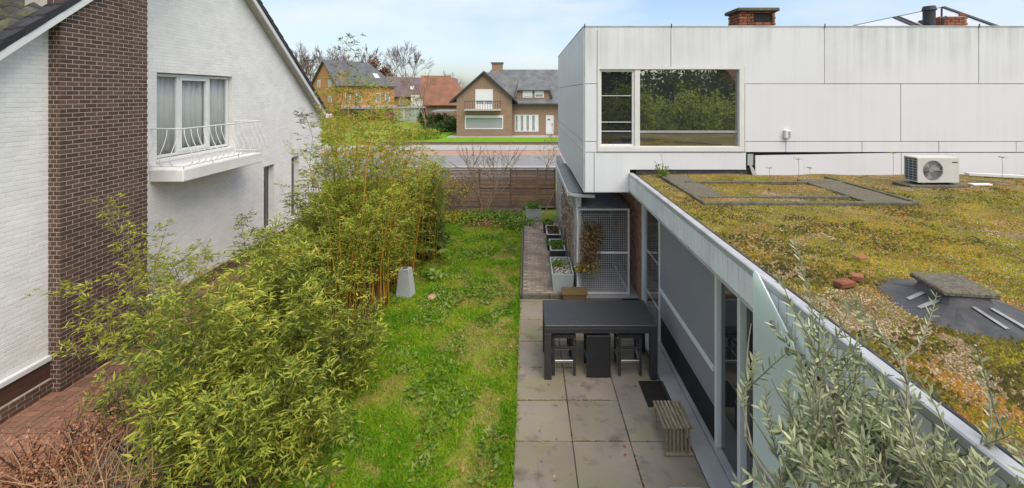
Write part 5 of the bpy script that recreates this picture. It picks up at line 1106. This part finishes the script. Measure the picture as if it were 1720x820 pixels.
for (x, y, h, s, nc, lbl, np_, zl, mm) in ((-3.75, 8.7, 2.9, .42, 22, 'bamboo clump with orange canes just behind the bushes', 12, .3, LT), (-3.4, 9.6, 3.3, .42, 24, 'bamboo clump with leaning orange canes beside the concrete wedge', 12, .3, LT), (-4.2, 10.0, 4.0, .5, 15, 'tallest bamboo clump with thin tops above the orange house', 8, .36, LT),
                                       (-3.3, 11.0, 3.3, .6, 30, 'bamboo clump leaning over the lawn behind the concrete wedge', 10, .14, LT), (-3.1, 12.5, 3.0, .6, 32, 'bamboo clump beside the palm like plant', 6, .1, M['bamboo_leaf_dark']), (-4.3, 12.3, 3.4, .6, 20, 'bamboo clump in front of the white house corner', 8, .22, LT), (-3.3, 14.0, 2.8, .6, 28, 'bamboo clump closest to the slatted fence', 6, .1, LT)):
    bamboo('tall_bamboo', lbl, x, y, h, s, nc, mm, zl, .24, np_, 2.5, 12, .105, GT, n0, r0=.014, bl=.44, wl_=.18); n0 += 1
# the single highest cane and loose sprays in front of the chimney breast
def spray(name, lbl, pts, n, ll, m, cm, r, cat='bamboo', grp=None, seed=0, bl=.2):
    if pts[0][2] > .1: pts = [(max(pts[0][0], -5.25), pts[0][1], -.02)] + list(pts)          # rooted among the bushes, arching out
    rgn = np.random.default_rng(seed); t = thing(name, lbl, cat, pts[0], grp); p = np.array(pts) - np.array(pts[0]); q = B(); q.tube(p, [r * (1 - .75 * i / (len(p) - 1)) for i in range(len(p))], 5); q.build('cane', cm, t, smooth=True, local=True)
    P = []; D = []; tw = B(); m_ = len(p) - 1
    for k in range(n):
        f = rgn.uniform(.45, 1); i = min(m_ - 1, int(f * m_)); b = p[i] + (p[i + 1] - p[i]) * (f * m_ - i); a = rgn.uniform(0, 6.283); el = rgn.uniform(-.2, .7); d = np.array([math.cos(a) * math.cos(el), math.sin(a) * math.cos(el), math.sin(el)]); L_ = bl * rgn.uniform(.4, 1.3)
        tw.tube([b, b + d * L_], .002, 3, cap=False); c = 7; P.append(b + d * L_ * rgn.uniform(.7, 1.05, c)[:, None]); D.append(d * .7 + rdir(rgn, c, -.6, .7))
    P = np.concatenate(P); D = np.concatenate(D); k = len(P); V, F = leaves(P, D, rdir(rgn, k, .2, 1), rgn.uniform(.6, 1.2, k) * ll, rgn.uniform(.8, 1.2, k) * ll * .17, droop=.1); npobj('foliage', V, F, m, t, local=True)['kind'] = 'stuff'; tw.build('twig_mass', cm, t, local=True)['kind'] = 'stuff'
    return t
def pp(px, py, Y): return (PX(px, Y), Y, PZ(py, Y))
spray('bamboo_cane', 'single very tall thin bamboo cane topping the clump against the sky', [(-3.9, 10.0, 0), (-3.95, 10.0, 2.5), pp(584, 180, 10), pp(580, 110, 10), pp(583, 62, 10)], 46, .12, M['bamboo_leaf_dark'], M['cane'], .014, seed=2, bl=.34)
spray('bamboo_cane', 'tall thin bamboo cane with sparse tops beside the tallest one', [(-4.3, 10.3, 0), (-4.4, 10.3, 2.2), pp(560, 240, 10.3), pp(540, 190, 10.3)], 44, .11, LT, M['cane'], .013, seed=3, bl=.34)
spray('bamboo_cane', 'bamboo cane with sparse top in front of the meadow', [(-3.3, 10.8, 0), (-3.35, 10.8, 2.5), pp(645, 240, 10.8), pp(640, 165, 10.8)], 44, .11, LT, M['cane'], .013, seed=4, bl=.34)
spray('bamboo_cane', 'slim bamboo cane with sparse top in front of the street', [(-2.8, 11.5, 0), (-2.8, 11.5, 2.5), pp(690, 250, 11.5), pp(700, 200, 11.5)], 36, .11, LT, M['cane'], .012, seed=14, bl=.3)
for i, (px, py, Y, dx) in enumerate(((556, 215, 10.6, -8), (571, 150, 10.4, 6), (598, 190, 10.2, -6), (612, 160, 10.6, 8), (628, 215, 11.0, 10), (655, 195, 11.2, -6), (668, 230, 11.6, 8), (678, 170, 11.8, 14), (704, 240, 12.2, 10), (718, 255, 12.6, 14), (588, 235, 9.6, -4), (640, 245, 10.0, 6), (545, 250, 10.2, -8), (562, 185, 9.8, -6), (575, 120, 10.4, -4), (606, 130, 10.8, 6), (620, 185, 9.8, 4), (634, 140, 11.2, 6), (648, 225, 10.4, 8), (662, 165, 11.0, 10), (690, 215, 11.4, 6), (530, 285, 10.0, -8), (552, 150, 10.8, -6), (596, 250, 9.4, 0), (617, 240, 9.2, 6), (672, 265, 10.4, 8))):
    x0_ = PX(px - dx * 2, Y); spray('bamboo_cane', 'thin orange cane with a sparse leafy top rising out of the bamboo clumps', [(x0_, Y, 0), (x0_, Y, 1.8), pp(px - dx, py + 95, Y), pp(px, py + 30, Y), pp(px + dx, py, Y)], 62, .11, (LT, M['spray_leaf'], LT)[i % 3], M['cane'], .016, grp='thin canes rising out of the bamboo clumps', seed=40 + i, bl=.34)
yl = M['spray_leaf']
spray('bamboo_spray', 'arching yellow green bamboo spray before the chimney breast', [pp(262, 560, 7.0), pp(240, 470, 7.0), pp(215, 400, 7.0), pp(165, 330, 7.0)], 58, .1, yl, M['twig'], .007, seed=5, bl=.26)
spray('bamboo_spray', 'dark stemmed bamboo spray beside the arching yellow green one', [pp(262, 600, 6.8), pp(254, 520, 6.8), pp(243, 440, 6.8), pp(232, 385, 6.8)], 40, .1, yl, M['twig_dark'], .008, seed=6, bl=.3)
spray('bamboo_spray', 'low drooping bamboo spray over the red brick path', [pp(250, 600, 6.4), pp(200, 520, 6.4), pp(140, 495, 6.4), pp(78, 492, 6.4)], 40, .1, yl, M['twig'], .006, seed=7, bl=.24)
spray('bamboo_spray', 'thin bamboo shoot leaning across the white wall under the balcony', [pp(262, 500, 7.6), pp(290, 450, 7.6), pp(320, 425, 7.6), pp(350, 400, 7.6)], 22, .09, yl, M['twig_dark'], .006, seed=8, bl=.14)
spray('bamboo_spray', 'thin upright bamboo shoot before the white wall under the balcony', [pp(255, 490, 7.8), pp(262, 440, 7.8), pp(275, 400, 7.8), pp(282, 372, 7.8)], 18, .09, yl, M['twig_dark'], .006, seed=9, bl=.12)
for i, (a, b, c, Y) in enumerate((((300, 560), (262, 480), (225, 440), 7.2), ((290, 600), (235, 540), (190, 520), 6.9), ((310, 540), (285, 470), (262, 430), 7.6), ((280, 640), (230, 600), (170, 560), 6.5), ((330, 520), (300, 470), (290, 440), 8.0), ((270, 660), (225, 640), (185, 650), 6.2), ((360, 500), (345, 450), (330, 430), 8.6), ((250, 620), (190, 560), (150, 540), 6.6), ((270, 620), (245, 520), (205, 470), 6.7), ((240, 700), (200, 670), (175, 690), 5.8))):
    spray('bamboo_spray', 'loose bamboo spray arching from the bushes over the red brick path', [pp(*a, Y), pp((a[0] + b[0]) / 2 + 6, (a[1] + b[1]) / 2, Y), pp(*b, Y), pp(*c, Y)], 70, .11, (yl, LB)[i % 2], M['twig'], .006, grp='loose bamboo sprays over the red brick path', seed=70 + i, bl=.27)
spray('bamboo_spray', 'bamboo spray reaching over the path edging stones', [pp(240, 640, 6.0), pp(200, 600, 6.0), pp(160, 585, 6.0), pp(120, 590, 6.0)], 34, .1, yl, M['twig'], .006, seed=10, bl=.25)
spray('bamboo_spray', 'dark leaved bamboo shoot before the narrow window of the white house', [pp(425, 470, 9.5), pp(412, 420, 9.5), pp(408, 385, 9.5), pp(412, 362, 9.5)], 40, .1, M['bamboo_leaf_dark'], M['cane_green'], .007, seed=11, bl=.18)
spray('bamboo_spray', 'dark leaved bamboo shoot across the gable foot of the white house', [pp(530, 340, 10.6), pp(520, 280, 10.6), pp(525, 230, 10.6), pp(512, 190, 10.6)], 42, .11, M['bamboo_leaf_dark'], M['twig_dark'], .009, seed=12, bl=.32)
# ------------------------------------------------------------------ dry bushes at the near end of the side path
db = thing('dry_bush', 'rust brown withered bush beside the red brick path', 'bush', (-5.5, 4.9, -.02)); q = B(); rr = random.Random(9); tips = []
for k in range(46):
    a = rr.uniform(0, 6.3); s = rr.uniform(.2, .8); hh = rr.uniform(.4, 1.15); p = [(0, 0, 0), (math.cos(a) * s * .4, math.sin(a) * s * .4, hh * .55), (math.cos(a) * s + rr.uniform(-.1, .1), math.sin(a) * s, hh)]; q.tube(p, [.008, .006, .003], 4); tips += [p[1], p[2], p[2]]
q.build('stem', M['twig_dark'], db, local=True); n = 11000; c = np.array([tips[i % len(tips)] for i in range(n)]) * nr.uniform(.5, 1., (n, 1)) + nr.normal(0, .1, (n, 3)); c[:, 2] = np.clip(c[:, 2] * .9, .03, 1.0)
V, F = leaves(c, rdir(nr, n), rdir(nr, n), nr.uniform(.015, .05, n), nr.uniform(.01, .028, n)); npobj('foliage', V, F, M['leaf_rust'], db, local=True)['kind'] = 'stuff'
bare_tree('thorny_shrub', 'dark bare thorny twigs rising from the withered bush', (-5.6, 5.1, 0), 1.15, 31, 4, 2, .7, .02, m1=M['twig_dark'], r=.012, twigmin=.004, stems=4, cat='shrub')
bare_tree('thorny_shrub', 'dark bare twigs before the brick side path paving', (-5.05, 5.6, 0), 1.25, 37, 4, 2, .7, .02, m1=M['twig_dark'], r=.012, twigmin=.004, stems=3, cat='shrub')
sg_ = thing('straw_clump', 'clump of pale dry straw stems before the bamboo bush', 'dry grass', (-4.72, 4.65, 0)); q = B()
for k in range(110):
    a = rr.uniform(0, 6.3); s = rr.uniform(.05, .6); hh = rr.uniform(.4, 1.2); bx0, by0 = rr.gauss(0, .22), rr.gauss(0, .16); q.tube([(bx0, by0, 0), (bx0 + math.cos(a) * s * .35, by0 + math.sin(a) * s * .3, hh * .5), (bx0 + math.cos(a) * s * .75 + rr.uniform(-.06, .06), by0 + math.sin(a) * s * .7, hh * rr.uniform(.7, .9)), (bx0 + math.cos(a) * s * 1.1 + rr.uniform(-.12, .12), by0 + math.sin(a) * s, hh * rr.uniform(.75, 1.))], [.006, .005, .0035, .002], 4, cap=False)
q.build('stem', M['straw'], sg_, local=True)['kind'] = 'stuff'; n = 900; c = np.stack([nr.normal(0, .28, n), nr.normal(0, .2, n), nr.uniform(.05, .7, n)], 1); V, F = leaves(c, rdir(nr, n), rdir(nr, n), nr.uniform(.02, .06, n), nr.uniform(.01, .025, n)); npobj('foliage', V, F, M['leaf_rust'], sg_, local=True)['kind'] = 'stuff'
tag(B().tube([(-5.4, 4.5, .06), (-4.7, 5.3, .12)], .03, 7).build('fallen_branch', M['bark_far']), 'pale grey fallen branch under the dry bushes', 'branch')
# ------------------------------------------------------------------ plants at the fence
t_, tips = bare_tree('magnolia_shrub', 'bare many stemmed shrub in front of the slatted fence', (PX(812, 17.2), 17.2, 0), 3.9, 42, 3, 3, .85, .05, m1=M['twig'], r=.03, twigmin=.009, stems=5, cat='shrub')
t2, tips2 = bare_tree('yellow_leaf_shrub', 'thin shrub with a few yellow leaves before the fence', (PX(757, 16.8), 16.8, 0), 1.9, 43, 4, 3, .7, .02, m1=M['twig'], r=.018, twigmin=.005, stems=3, cat='shrub')
for (tt, tp, n) in ((t_, tips, 60), (t2, tips2, 260)):
    c = np.array([list(tp[(i * 7) % len(tp)]) for i in range(n)]) + nr.normal(0, .06, (n, 3)); V, F = leaves(c, rdir(nr, n), rdir(nr, n), nr.uniform(.06, .13, n), nr.uniform(.04, .07, n)); npobj('foliage', V, F, M['leaf_yellow'], tt, local=True)
for (px, Y, w_, lbl, m) in ((760, 16.4, .5, 'yellow green ground cover patch before the yellow leaf shrub', M['leaf_yellow']), (800, 16.3, .5, 'light green ground cover patch under the bare shrub', M['weed_leaf']), (845, 16.4, .5, 'leafy green plants beside the square grey planter', M['weed_leaf']), (868, 15.6, .35, 'low green weeds beside the brick path edging', M['weed_leaf'])):
    n = 900; P = np.stack([nr.normal(0, w_, n) + PX(px, Y), nr.normal(0, .35, n) + Y, nr.uniform(.0, .22, n)], 1); V, F = leaves(P, rdir(nr, n, -.1, .9), rdir(nr, n, .2, 1), nr.uniform(.06, .14, n), nr.uniform(.04, .08, n)); tag(npobj('ground_cover', V, F, m), lbl, 'plants', None, 'stuff')
n = 500; P = np.stack([nr.normal(PX(815, 15.6), .3, n), nr.normal(15.7, .25, n), nr.uniform(0, .12, n)], 1); V, F = leaves(P, rdir(nr, n, -.3, .6), rdir(nr, n, .2, 1), nr.uniform(.05, .11, n), nr.uniform(.03, .06, n)); tag(npobj('leaf_litter', V, F, M['leaf_rust']), 'patch of rust brown fallen leaves before the fence', 'leaves', None, 'stuff')
shrub('dark_shrub', 'dark withered brown shrub against the slatted fence', (PX(740, 17.4), 17.4, 0), .7, .35, .7, 700, .09, M['leaf_brown'])
# palm-like plant with fan leaves
pl = thing('fan_palm', 'small palm with yellow green fan leaves at the bamboo edge', 'palm', (-2.75, 12.2, 0)); q = B()
V_ = []; F_ = []; off = 0
for k in range(8):
    a = k * 2.4; el = .45 + .09 * (k % 5); L_ = .3 + .08 * (k % 3); d = np.array([math.cos(a) * math.cos(el), math.sin(a) * math.cos(el), math.sin(el)]); e = d * L_ + np.array([0, 0, .25]); q.tube([(0, 0, .1), tuple(e * .6 + np.array([0, 0, .05])), tuple(e)], [.012, .009, .006], 5)
    side = nrm(np.cross(d, [0, 0, 1.]))[None]; th = np.linspace(-1.5, 1.5, 17)[:, None]; D = np.cos(th) * (d[None] * .8 + np.array([[0, 0, -.35]])) + np.sin(th) * side; V, F = leaves(np.repeat(e[None], 17, 0), D, np.repeat(np.array([[0, 0, 1.]]), 17, 0), .27, .03, droop=.2); V_.append(V); F_.append(F + off); off += len(V)
q.build('stem', M['cane_green'], pl, local=True); npobj('foliage', np.concatenate(V_), np.concatenate(F_), M['palm_leaf'], pl, local=True)
shrub('dark_shrub', 'dark leafy undergrowth behind the small palm', (-3.0, 12.9, 0), .55, .6, .75, 1500, .13, M['shrub_leaf'])
tuft('broadleaf_weed', 'clump of broad pale green leaves beside the concrete wedge', 'plant', (-2.45, 11.2, .03), 70, .2, .12, M['weed_leaf'], .13, (.1, .8))
# ------------------------------------------------------------------ lawn: blades, weeds, fallen leaves
N = 210000; y = 3.6 + (16.8 - 3.6) * nr.random(N) ** 1.6; x = nr.uniform(-3.3, -.19, N)
edge = -.185 + .03 * (vnoise(y * 3, y, .4, 9) - .5); wear = vnoise(x, y, .55, 3) * .6 + vnoise(x, y, .17, 4) * .4; dry = (wear + .34 * np.exp(-((x + .75) / .42) ** 2 - ((y - 11) / 2.0) ** 2) + .2 * np.exp(-((x + .7) / .3) ** 2) * (y < 9)) > .66
keep = (x < edge) & ((~dry) | (nr.random(N) < .45)); x, y, dry = x[keep], y[keep], dry[keep]; N = len(x)
gz_ = .0 + .05 * (vnoise(x, y, .7, 5) - .5) - .014
def blades(ix, ln, wd, name, m, lbl):
    n = len(ix); P = np.stack([x[ix], y[ix], gz_[ix]], 1); a = nr.uniform(0, 6.283, n); cl_ = vnoise(x[ix], y[ix], .22, 8) ; L_ = ln * nr.uniform(.5, 1.2, n) * (.6 + .9 * cl_); D = rdir(nr, n, .1, .85); s = np.stack([np.cos(a), np.sin(a), 0 * a], 1) * wd / 2 * (1 + y[ix, None] / 14)
    V = np.stack([P - s, P + s, P + D * L_[:, None]], 1).reshape(-1, 3); tag(npobj(name, V, np.arange(3 * n).reshape(n, 3), m), lbl, 'grass', None, 'stuff')
ii = np.arange(N); blades(ii[~dry], .085, .011, 'lawn_grass', M['grass_blade'], 'short green grass of the garden lawn'); blades(ii[dry], .07, .01, 'dry_grass', M['grass_dry'], 'straw coloured dry patches in the lawn')
n = 17000; px_w = nr.uniform(-3.1, -.35, n); py_w = nr.uniform(4.2, 16.5, n); k = vnoise(px_w, py_w, .45, 17) > .56; px_w, py_w = px_w[k], py_w[k]; n = len(px_w)
P = np.stack([px_w, py_w, nr.uniform(.0, .04, n)], 1); V, F = leaves(P, rdir(nr, n, .05, .6), rdir(nr, n, .4, 1), nr.uniform(.05, .11, n), nr.uniform(.025, .05, n)); tag(npobj('lawn_weeds', V, F, M['weed_leaf']), 'broad leaved weeds growing through the lawn', 'weeds', None, 'stuff')
n = 1500; px_w = np.concatenate([nr.uniform(-3.2, -.2, 900), nr.uniform(-.1, 2.2, 60), nr.normal(-3.2, .25, 540)]); py_w = np.concatenate([nr.uniform(4.5, 17, 900), nr.uniform(4.8, 9.8, 60), nr.uniform(5, 14, 540)]); P = np.stack([px_w, py_w, np.full(n, .022)], 1)
V, F = leaves(P, rdir(nr, n, -.1, .15), rdir(nr, n, .7, 1), nr.uniform(.03, .07, n), nr.uniform(.02, .04, n)); tag(npobj('fallen_leaves', V, F, M['leaf_rust']), 'small fallen brown leaves scattered over lawn and patio', 'leaves', None, 'stuff')
n = 1400; py_w = nr.uniform(3.8, 9.9, n); px_w = -.19 + nr.normal(0, .025, n); P = np.stack([px_w, py_w, np.full(n, .0)], 1); V, F = leaves(P, rdir(nr, n, .2, 1), rdir(nr, n, 0, 1), nr.uniform(.03, .08, n), .012); tag(npobj('edge_grass', V, F, M['grass_blade']), 'fringe of grass along the patio slabs', 'grass', None, 'stuff')
n = 3500; P = np.stack([nr.uniform(-7.6, -5.5, n), nr.uniform(4, 16, n), np.full(n, .012)], 1); k = vnoise(P[:, 0], P[:, 1], .6, 31) > .5; P = P[k]; n = len(P); V, F = leaves(P, rdir(nr, n, -.05, .15), rdir(nr, n, .7, 1), nr.uniform(.01, .04, n), nr.uniform(.006, .018, n)); tag(npobj('path_litter', V, F, M['leaf_rust']), 'dry leaf litter on the red brick side path', 'leaves', None, 'stuff')
n = 5200; k = rb_ = np.random.default_rng(5); jx = rb_.integers(0, 3, n); hor = rb_.random(n) < .5
X_ = np.where(hor, rb_.uniform(-.17, 2.2, n), -.178 + SP * (jx + 1 * (jx < 9)) * 1.0) + rb_.normal(0, .006, n); Y_ = np.where(hor, 5.92 + SP * (rb_.integers(-1, 6, n) - 0.0), rb_.uniform(4.6, 9.9, n)) + rb_.normal(0, .006, n)
ok = (vnoise(X_, Y_, .5, 71) + .25 * (X_ < .3)) > .48; X_, Y_ = X_[ok], Y_[ok]; n = len(X_); s = rb_.uniform(.004, .011, n); a = np.arange(6) * math.pi / 3; base = np.stack([np.cos(a), np.sin(a), 0 * a], 1); P = np.stack([X_, Y_, np.full(n, .008)], 1)
V = np.concatenate([P[:, None] + base[None] * s[:, None, None], (P + np.stack([0 * s, 0 * s, s * .8], 1))[:, None]], 1).reshape(-1, 3); tag(npobj('joint_moss', V, (np.arange(n)[:, None, None] * 7 + np.array([(i, (i + 1) % 6, 6) for i in range(6)])[None]).reshape(-1, 3), M['moss_dark']), 'dark green moss growing in the patio slab joints', 'moss', None, 'stuff')
# ------------------------------------------------------------------ gravel and moss on the roof
rb = np.random.default_rng(77); inrect = lambda P: (P[:, 0] > 2.82) & (P[:, 0] < 3.34) & (P[:, 1] > 7.2) | (P[:, 0] > 5.38) & (P[:, 0] < 6.2) & (P[:, 1] > 6.75) & (P[:, 1] < 8.7)
def scat(n, ymax=9.2):
    y = 2.2 + (ymax - 2.2) * rb.random(n) ** 1.35; x = 2.34 + (np.minimum(13, y * 1.2 + 2.0) - 2.34) * rb.random(n); P = np.stack([x, y, np.zeros(n)], 1)
    P[:, 2] = RZ + .05 * (vnoise(x, y, .7, 5) - .5); ok = (~inrect(P) | (rb.random(n) < .5)) & ~((np.hypot((x - 3.55) / .42, (y - 3.53) / .52)) < .9); return P[ok]
g1 = lambda P: vnoise(P[:, 0], P[:, 1], .9, 41) * .55 + vnoise(P[:, 0], P[:, 1], .28, 42) * .3 + vnoise(P[:, 0], P[:, 1], .09, 43) * .15
o = pebbles('roof_pebbles', rb, 56000, scat, .005, .0135, M['pebble']); tag(o, 'loose tan gravel chips scattered over the flat roof', 'gravel', None, 'stuff')
def moss(name, n, sel, m, lbl, s0, s1, hh):
    P = scat(n); P = P[sel(P)]; n = len(P); s = rb.uniform(s0, s1, n); a = np.arange(6) * math.pi / 3; base = np.stack([np.cos(a), np.sin(a), 0 * a], 1)
    R_ = P[:, None, :] + base[None] * s[:, None, None] * rb.uniform(.6, 1.3, (n, 6, 1)); R_[:, :, 2] -= .006; T = P + np.stack([rb.normal(0, .004, n), rb.normal(0, .004, n), s * hh], 1); V = np.concatenate([R_, T[:, None]], 1).reshape(-1, 3)
    f = np.array([(i, (i + 1) % 6, 6) for i in range(6)]); tag(npobj(name, V, (np.arange(n)[:, None, None] * 7 + f[None]).reshape(-1, 3), m), lbl, 'moss', None, 'stuff')
bias = lambda P: .06 * np.exp(-((P[:, 1] - 6.2) / .8) ** 2) + .05 * np.exp(-((P[:, 1] - 2.9) / .6) ** 2)
moss('roof_moss', 120000, lambda P: g1(P) + bias(P) + rb.normal(0, .065, len(P)) > .48, M['moss_green'], 'yellow green moss cushions on the roof gravel', .006, .018, .9)
moss('dark_moss', 44000, lambda P: (vnoise(P[:, 0], P[:, 1], .7, 51) * .6 + vnoise(P[:, 0], P[:, 1], .2, 52) * .4 + 1.2 * bias(P) + rb.normal(0, .04, len(P))) > .595, M['moss_dark'], 'dark olive moss clumps on the roof gravel', .01, .028, 1.0)
moss('rust_moss', 44000, lambda P: (vnoise(P[:, 0], P[:, 1], .8, 61) * .6 + vnoise(P[:, 0], P[:, 1], .15, 62) * .4 + rb.normal(0, .06, len(P))) > .54, M['moss_rust'], 'rust coloured moss patches on the roof gravel', .008, .02, .8)
n = 5200; P = scat(n); k = g1(P) > .47; P = P[k]; n = len(P); V, F = leaves(P, rdir(rb, n, .3, 1), rdir(rb, n, 0, 1), rb.uniform(.02, .05, n), .006); tag(npobj('roof_sprouts', V, F, M['weed_leaf']), 'tiny green sprouts among the roof moss', 'sprouts', None, 'stuff')
# weeds and dry stalks on the roof
wd_ = thing('roof_weed', 'green weed with thin stalks at the corner of the flat roof', 'weed', (PX(1112, 8.9), 8.9, RZ)); q = B(); tp = []
for k in range(12):
    a = k * 1.9; hh = .12 + .03 * (k % 6); e = (math.cos(a) * .12, math.sin(a) * .08, hh); q.tube([(0, 0, 0), (e[0] * .4, e[1] * .4, hh * .6), e], .003, 4); tp.append(e)
q.tube([(0, 0, 0), (.02, 0, .3), (-.03, 0, .5)], .003, 4); q.build('stem', M['cane_green'], wd_, local=True); n = 260; c = np.array([tp[i % 12] for i in range(n)]) * nr.uniform(.3, 1.05, (n, 1)) + nr.normal(0, .02, (n, 3)); V, F = leaves(c, rdir(nr, n), rdir(nr, n), nr.uniform(.03, .07, n), nr.uniform(.015, .03, n)); npobj('foliage', V, F, M['weed_leaf'], wd_, local=True)
for (px, y0, y1, lbl) in ((1341, 305, 268, 'dry weed stalk with umbel head before the loose panel'), (1360, 305, 283, 'short dry weed stalk beside the umbel headed one'), (1500, 302, 258, 'tall dry weed stalk standing beside the air conditioner'), (1683, 305, 265, 'thin dry weed stalk by the white board at the wall'), (1292, 303, 283, 'tiny dry stalk under the broken panel edge')):
    Y = 1.75 * FPX / (y0 - VY); t = thing('dry_stalk', lbl, 'weed', (PX(px, Y), Y, RZ)); hh = (y0 - y1) / FPX * Y; q = B(); q.tube([(0, 0, -.02), (.01, 0, hh * .6), (0, 0, hh)], .004, 4)
    for k in range(6): a = k * 1.05; q.tube([(0, 0, hh), (math.cos(a) * .05, math.sin(a) * .05, hh + .015)], .0035, 4)
    q.build('stem', M['straw'], t, local=True); n = 16; c = np.stack([nr.normal(0, .04, n), nr.normal(0, .04, n), np.full(n, hh + .012)], 1); V, F = leaves(c, rdir(nr, n, -.2, .5), rdir(nr, n, .3, 1), .03, .02); npobj('seed_head', V, F, M['grass_dry'], t, local=True)['kind'] = 'stuff'
# ------------------------------------------------------------------ olive tree in the foreground
ol = thing('olive_tree', 'grey green olive tree beside the frosted glass screen', 'olive tree', (1.5, 2.0, 0)); rr = random.Random(21); q = B(); tq = B(); SH = []
q.tube([(0, 0, .4), (.02, .03, 1.2), (-.02, .02, 2.1), (.03, .05, 2.6)], [.06, .05, .042, .034], 9); q.build('trunk', M['bark'], ol, smooth=True, local=True)
def limb(p, d, ln, r, lev):
    pts = [Vector(p)]; d = Vector(d).normalized()
    for i in range(5): d = (d + Vector((rr.gauss(0, .12), rr.gauss(0, .12), rr.gauss(.03, .08)))).normalized(); pts.append(pts[-1] + d * ln / 5)
    if VX + FPX * (pts[-1].x + 1.5) / max(.5, pts[-1].y + 2.0) < 1195 + (60 if pts[-1].z > 3.2 else 0) and lev < 2: return      # the crown is clipped clear of the patio
    tq.tube(pts, [r * (1 - .14 * i) for i in range(6)], 5, cap=False)
    if lev == 0: SH.append(pts); return
    for b in range(5 if lev > 1 else 4):
        i = rr.randint(1, 5); a = rr.uniform(0, 6.3); nd = (d * .75 + Vector((math.cos(a), math.sin(a), rr.uniform(-.1, .7))) * .75); limb(pts[i], nd, ln * rr.uniform(.5, .85), r * .55, lev - 1)
for k in range(10):
    a = k * .7 + .2; limb((.02, .04, 2.3 + .05 * (k % 5)), (math.cos(a) * 1.0 + .12, math.sin(a) * .8, .7 + .2 * (k % 3)), .68, .016, 2)
for (x_, y_, z_, dx, dy, dz, l_) in ((.25, .05, 2.75, .9, .1, .55, .7), (.3, .15, 2.8, .7, .35, .8, .7), (.1, .2, 2.8, .3, .5, 1., .75), (.35, -.1, 2.7, 1., -.1, .35, .6), (.05, .1, 2.9, .12, .2, 1.1, .7), (.3, .3, 2.6, .8, .5, .4, .7), (.2, -.2, 2.7, .5, -.2, .6, .6)): limb((x_, y_, z_), (dx, dy, dz), l_, .01, 1)
tq.build('limb', mat('olive_bark', (.25, .23, .17), .9, .2, 9), ol, local=True)
P = []; D = []; N_ = []
for pts in SH:
    a0 = rr.uniform(0, 3.1)
    for j in range(15):
        f = j / 15 * 4.99; i = int(f); p = pts[i].lerp(pts[i + 1], f - i); ax = (pts[i + 1] - pts[i]).normalized(); u = ax.orthogonal().normalized(); u.rotate(Matrix.Rotation(a0 + j * 1.571, 3, ax))
        for s in (1, -1): dd = ax * rr.uniform(.5, 1.1) + u * s * rr.uniform(.5, 1); P.append(p); D.append(dd); N_.append(ax.cross(u * s) + Vector((rr.uniform(-.5, .5), rr.uniform(-.5, .5), .9)))
P = np.array([list(v) for v in P]); D = np.array([list(v) for v in D]); N_ = np.array([list(v) for v in N_]); n = len(P); V, F = leaves(P, D, N_, nr.uniform(.036, .07, n), nr.uniform(.009, .015, n), six=True); npobj('foliage', V, F, M['olive_leaf'], ol, local=True)['kind'] = 'stuff'
planter(1.2, 1.7, 1.75, 2.25, G0, .5, M['planter_grey'], None, 'grey planter under the olive tree', .03)
bpy.context.view_layer.update()
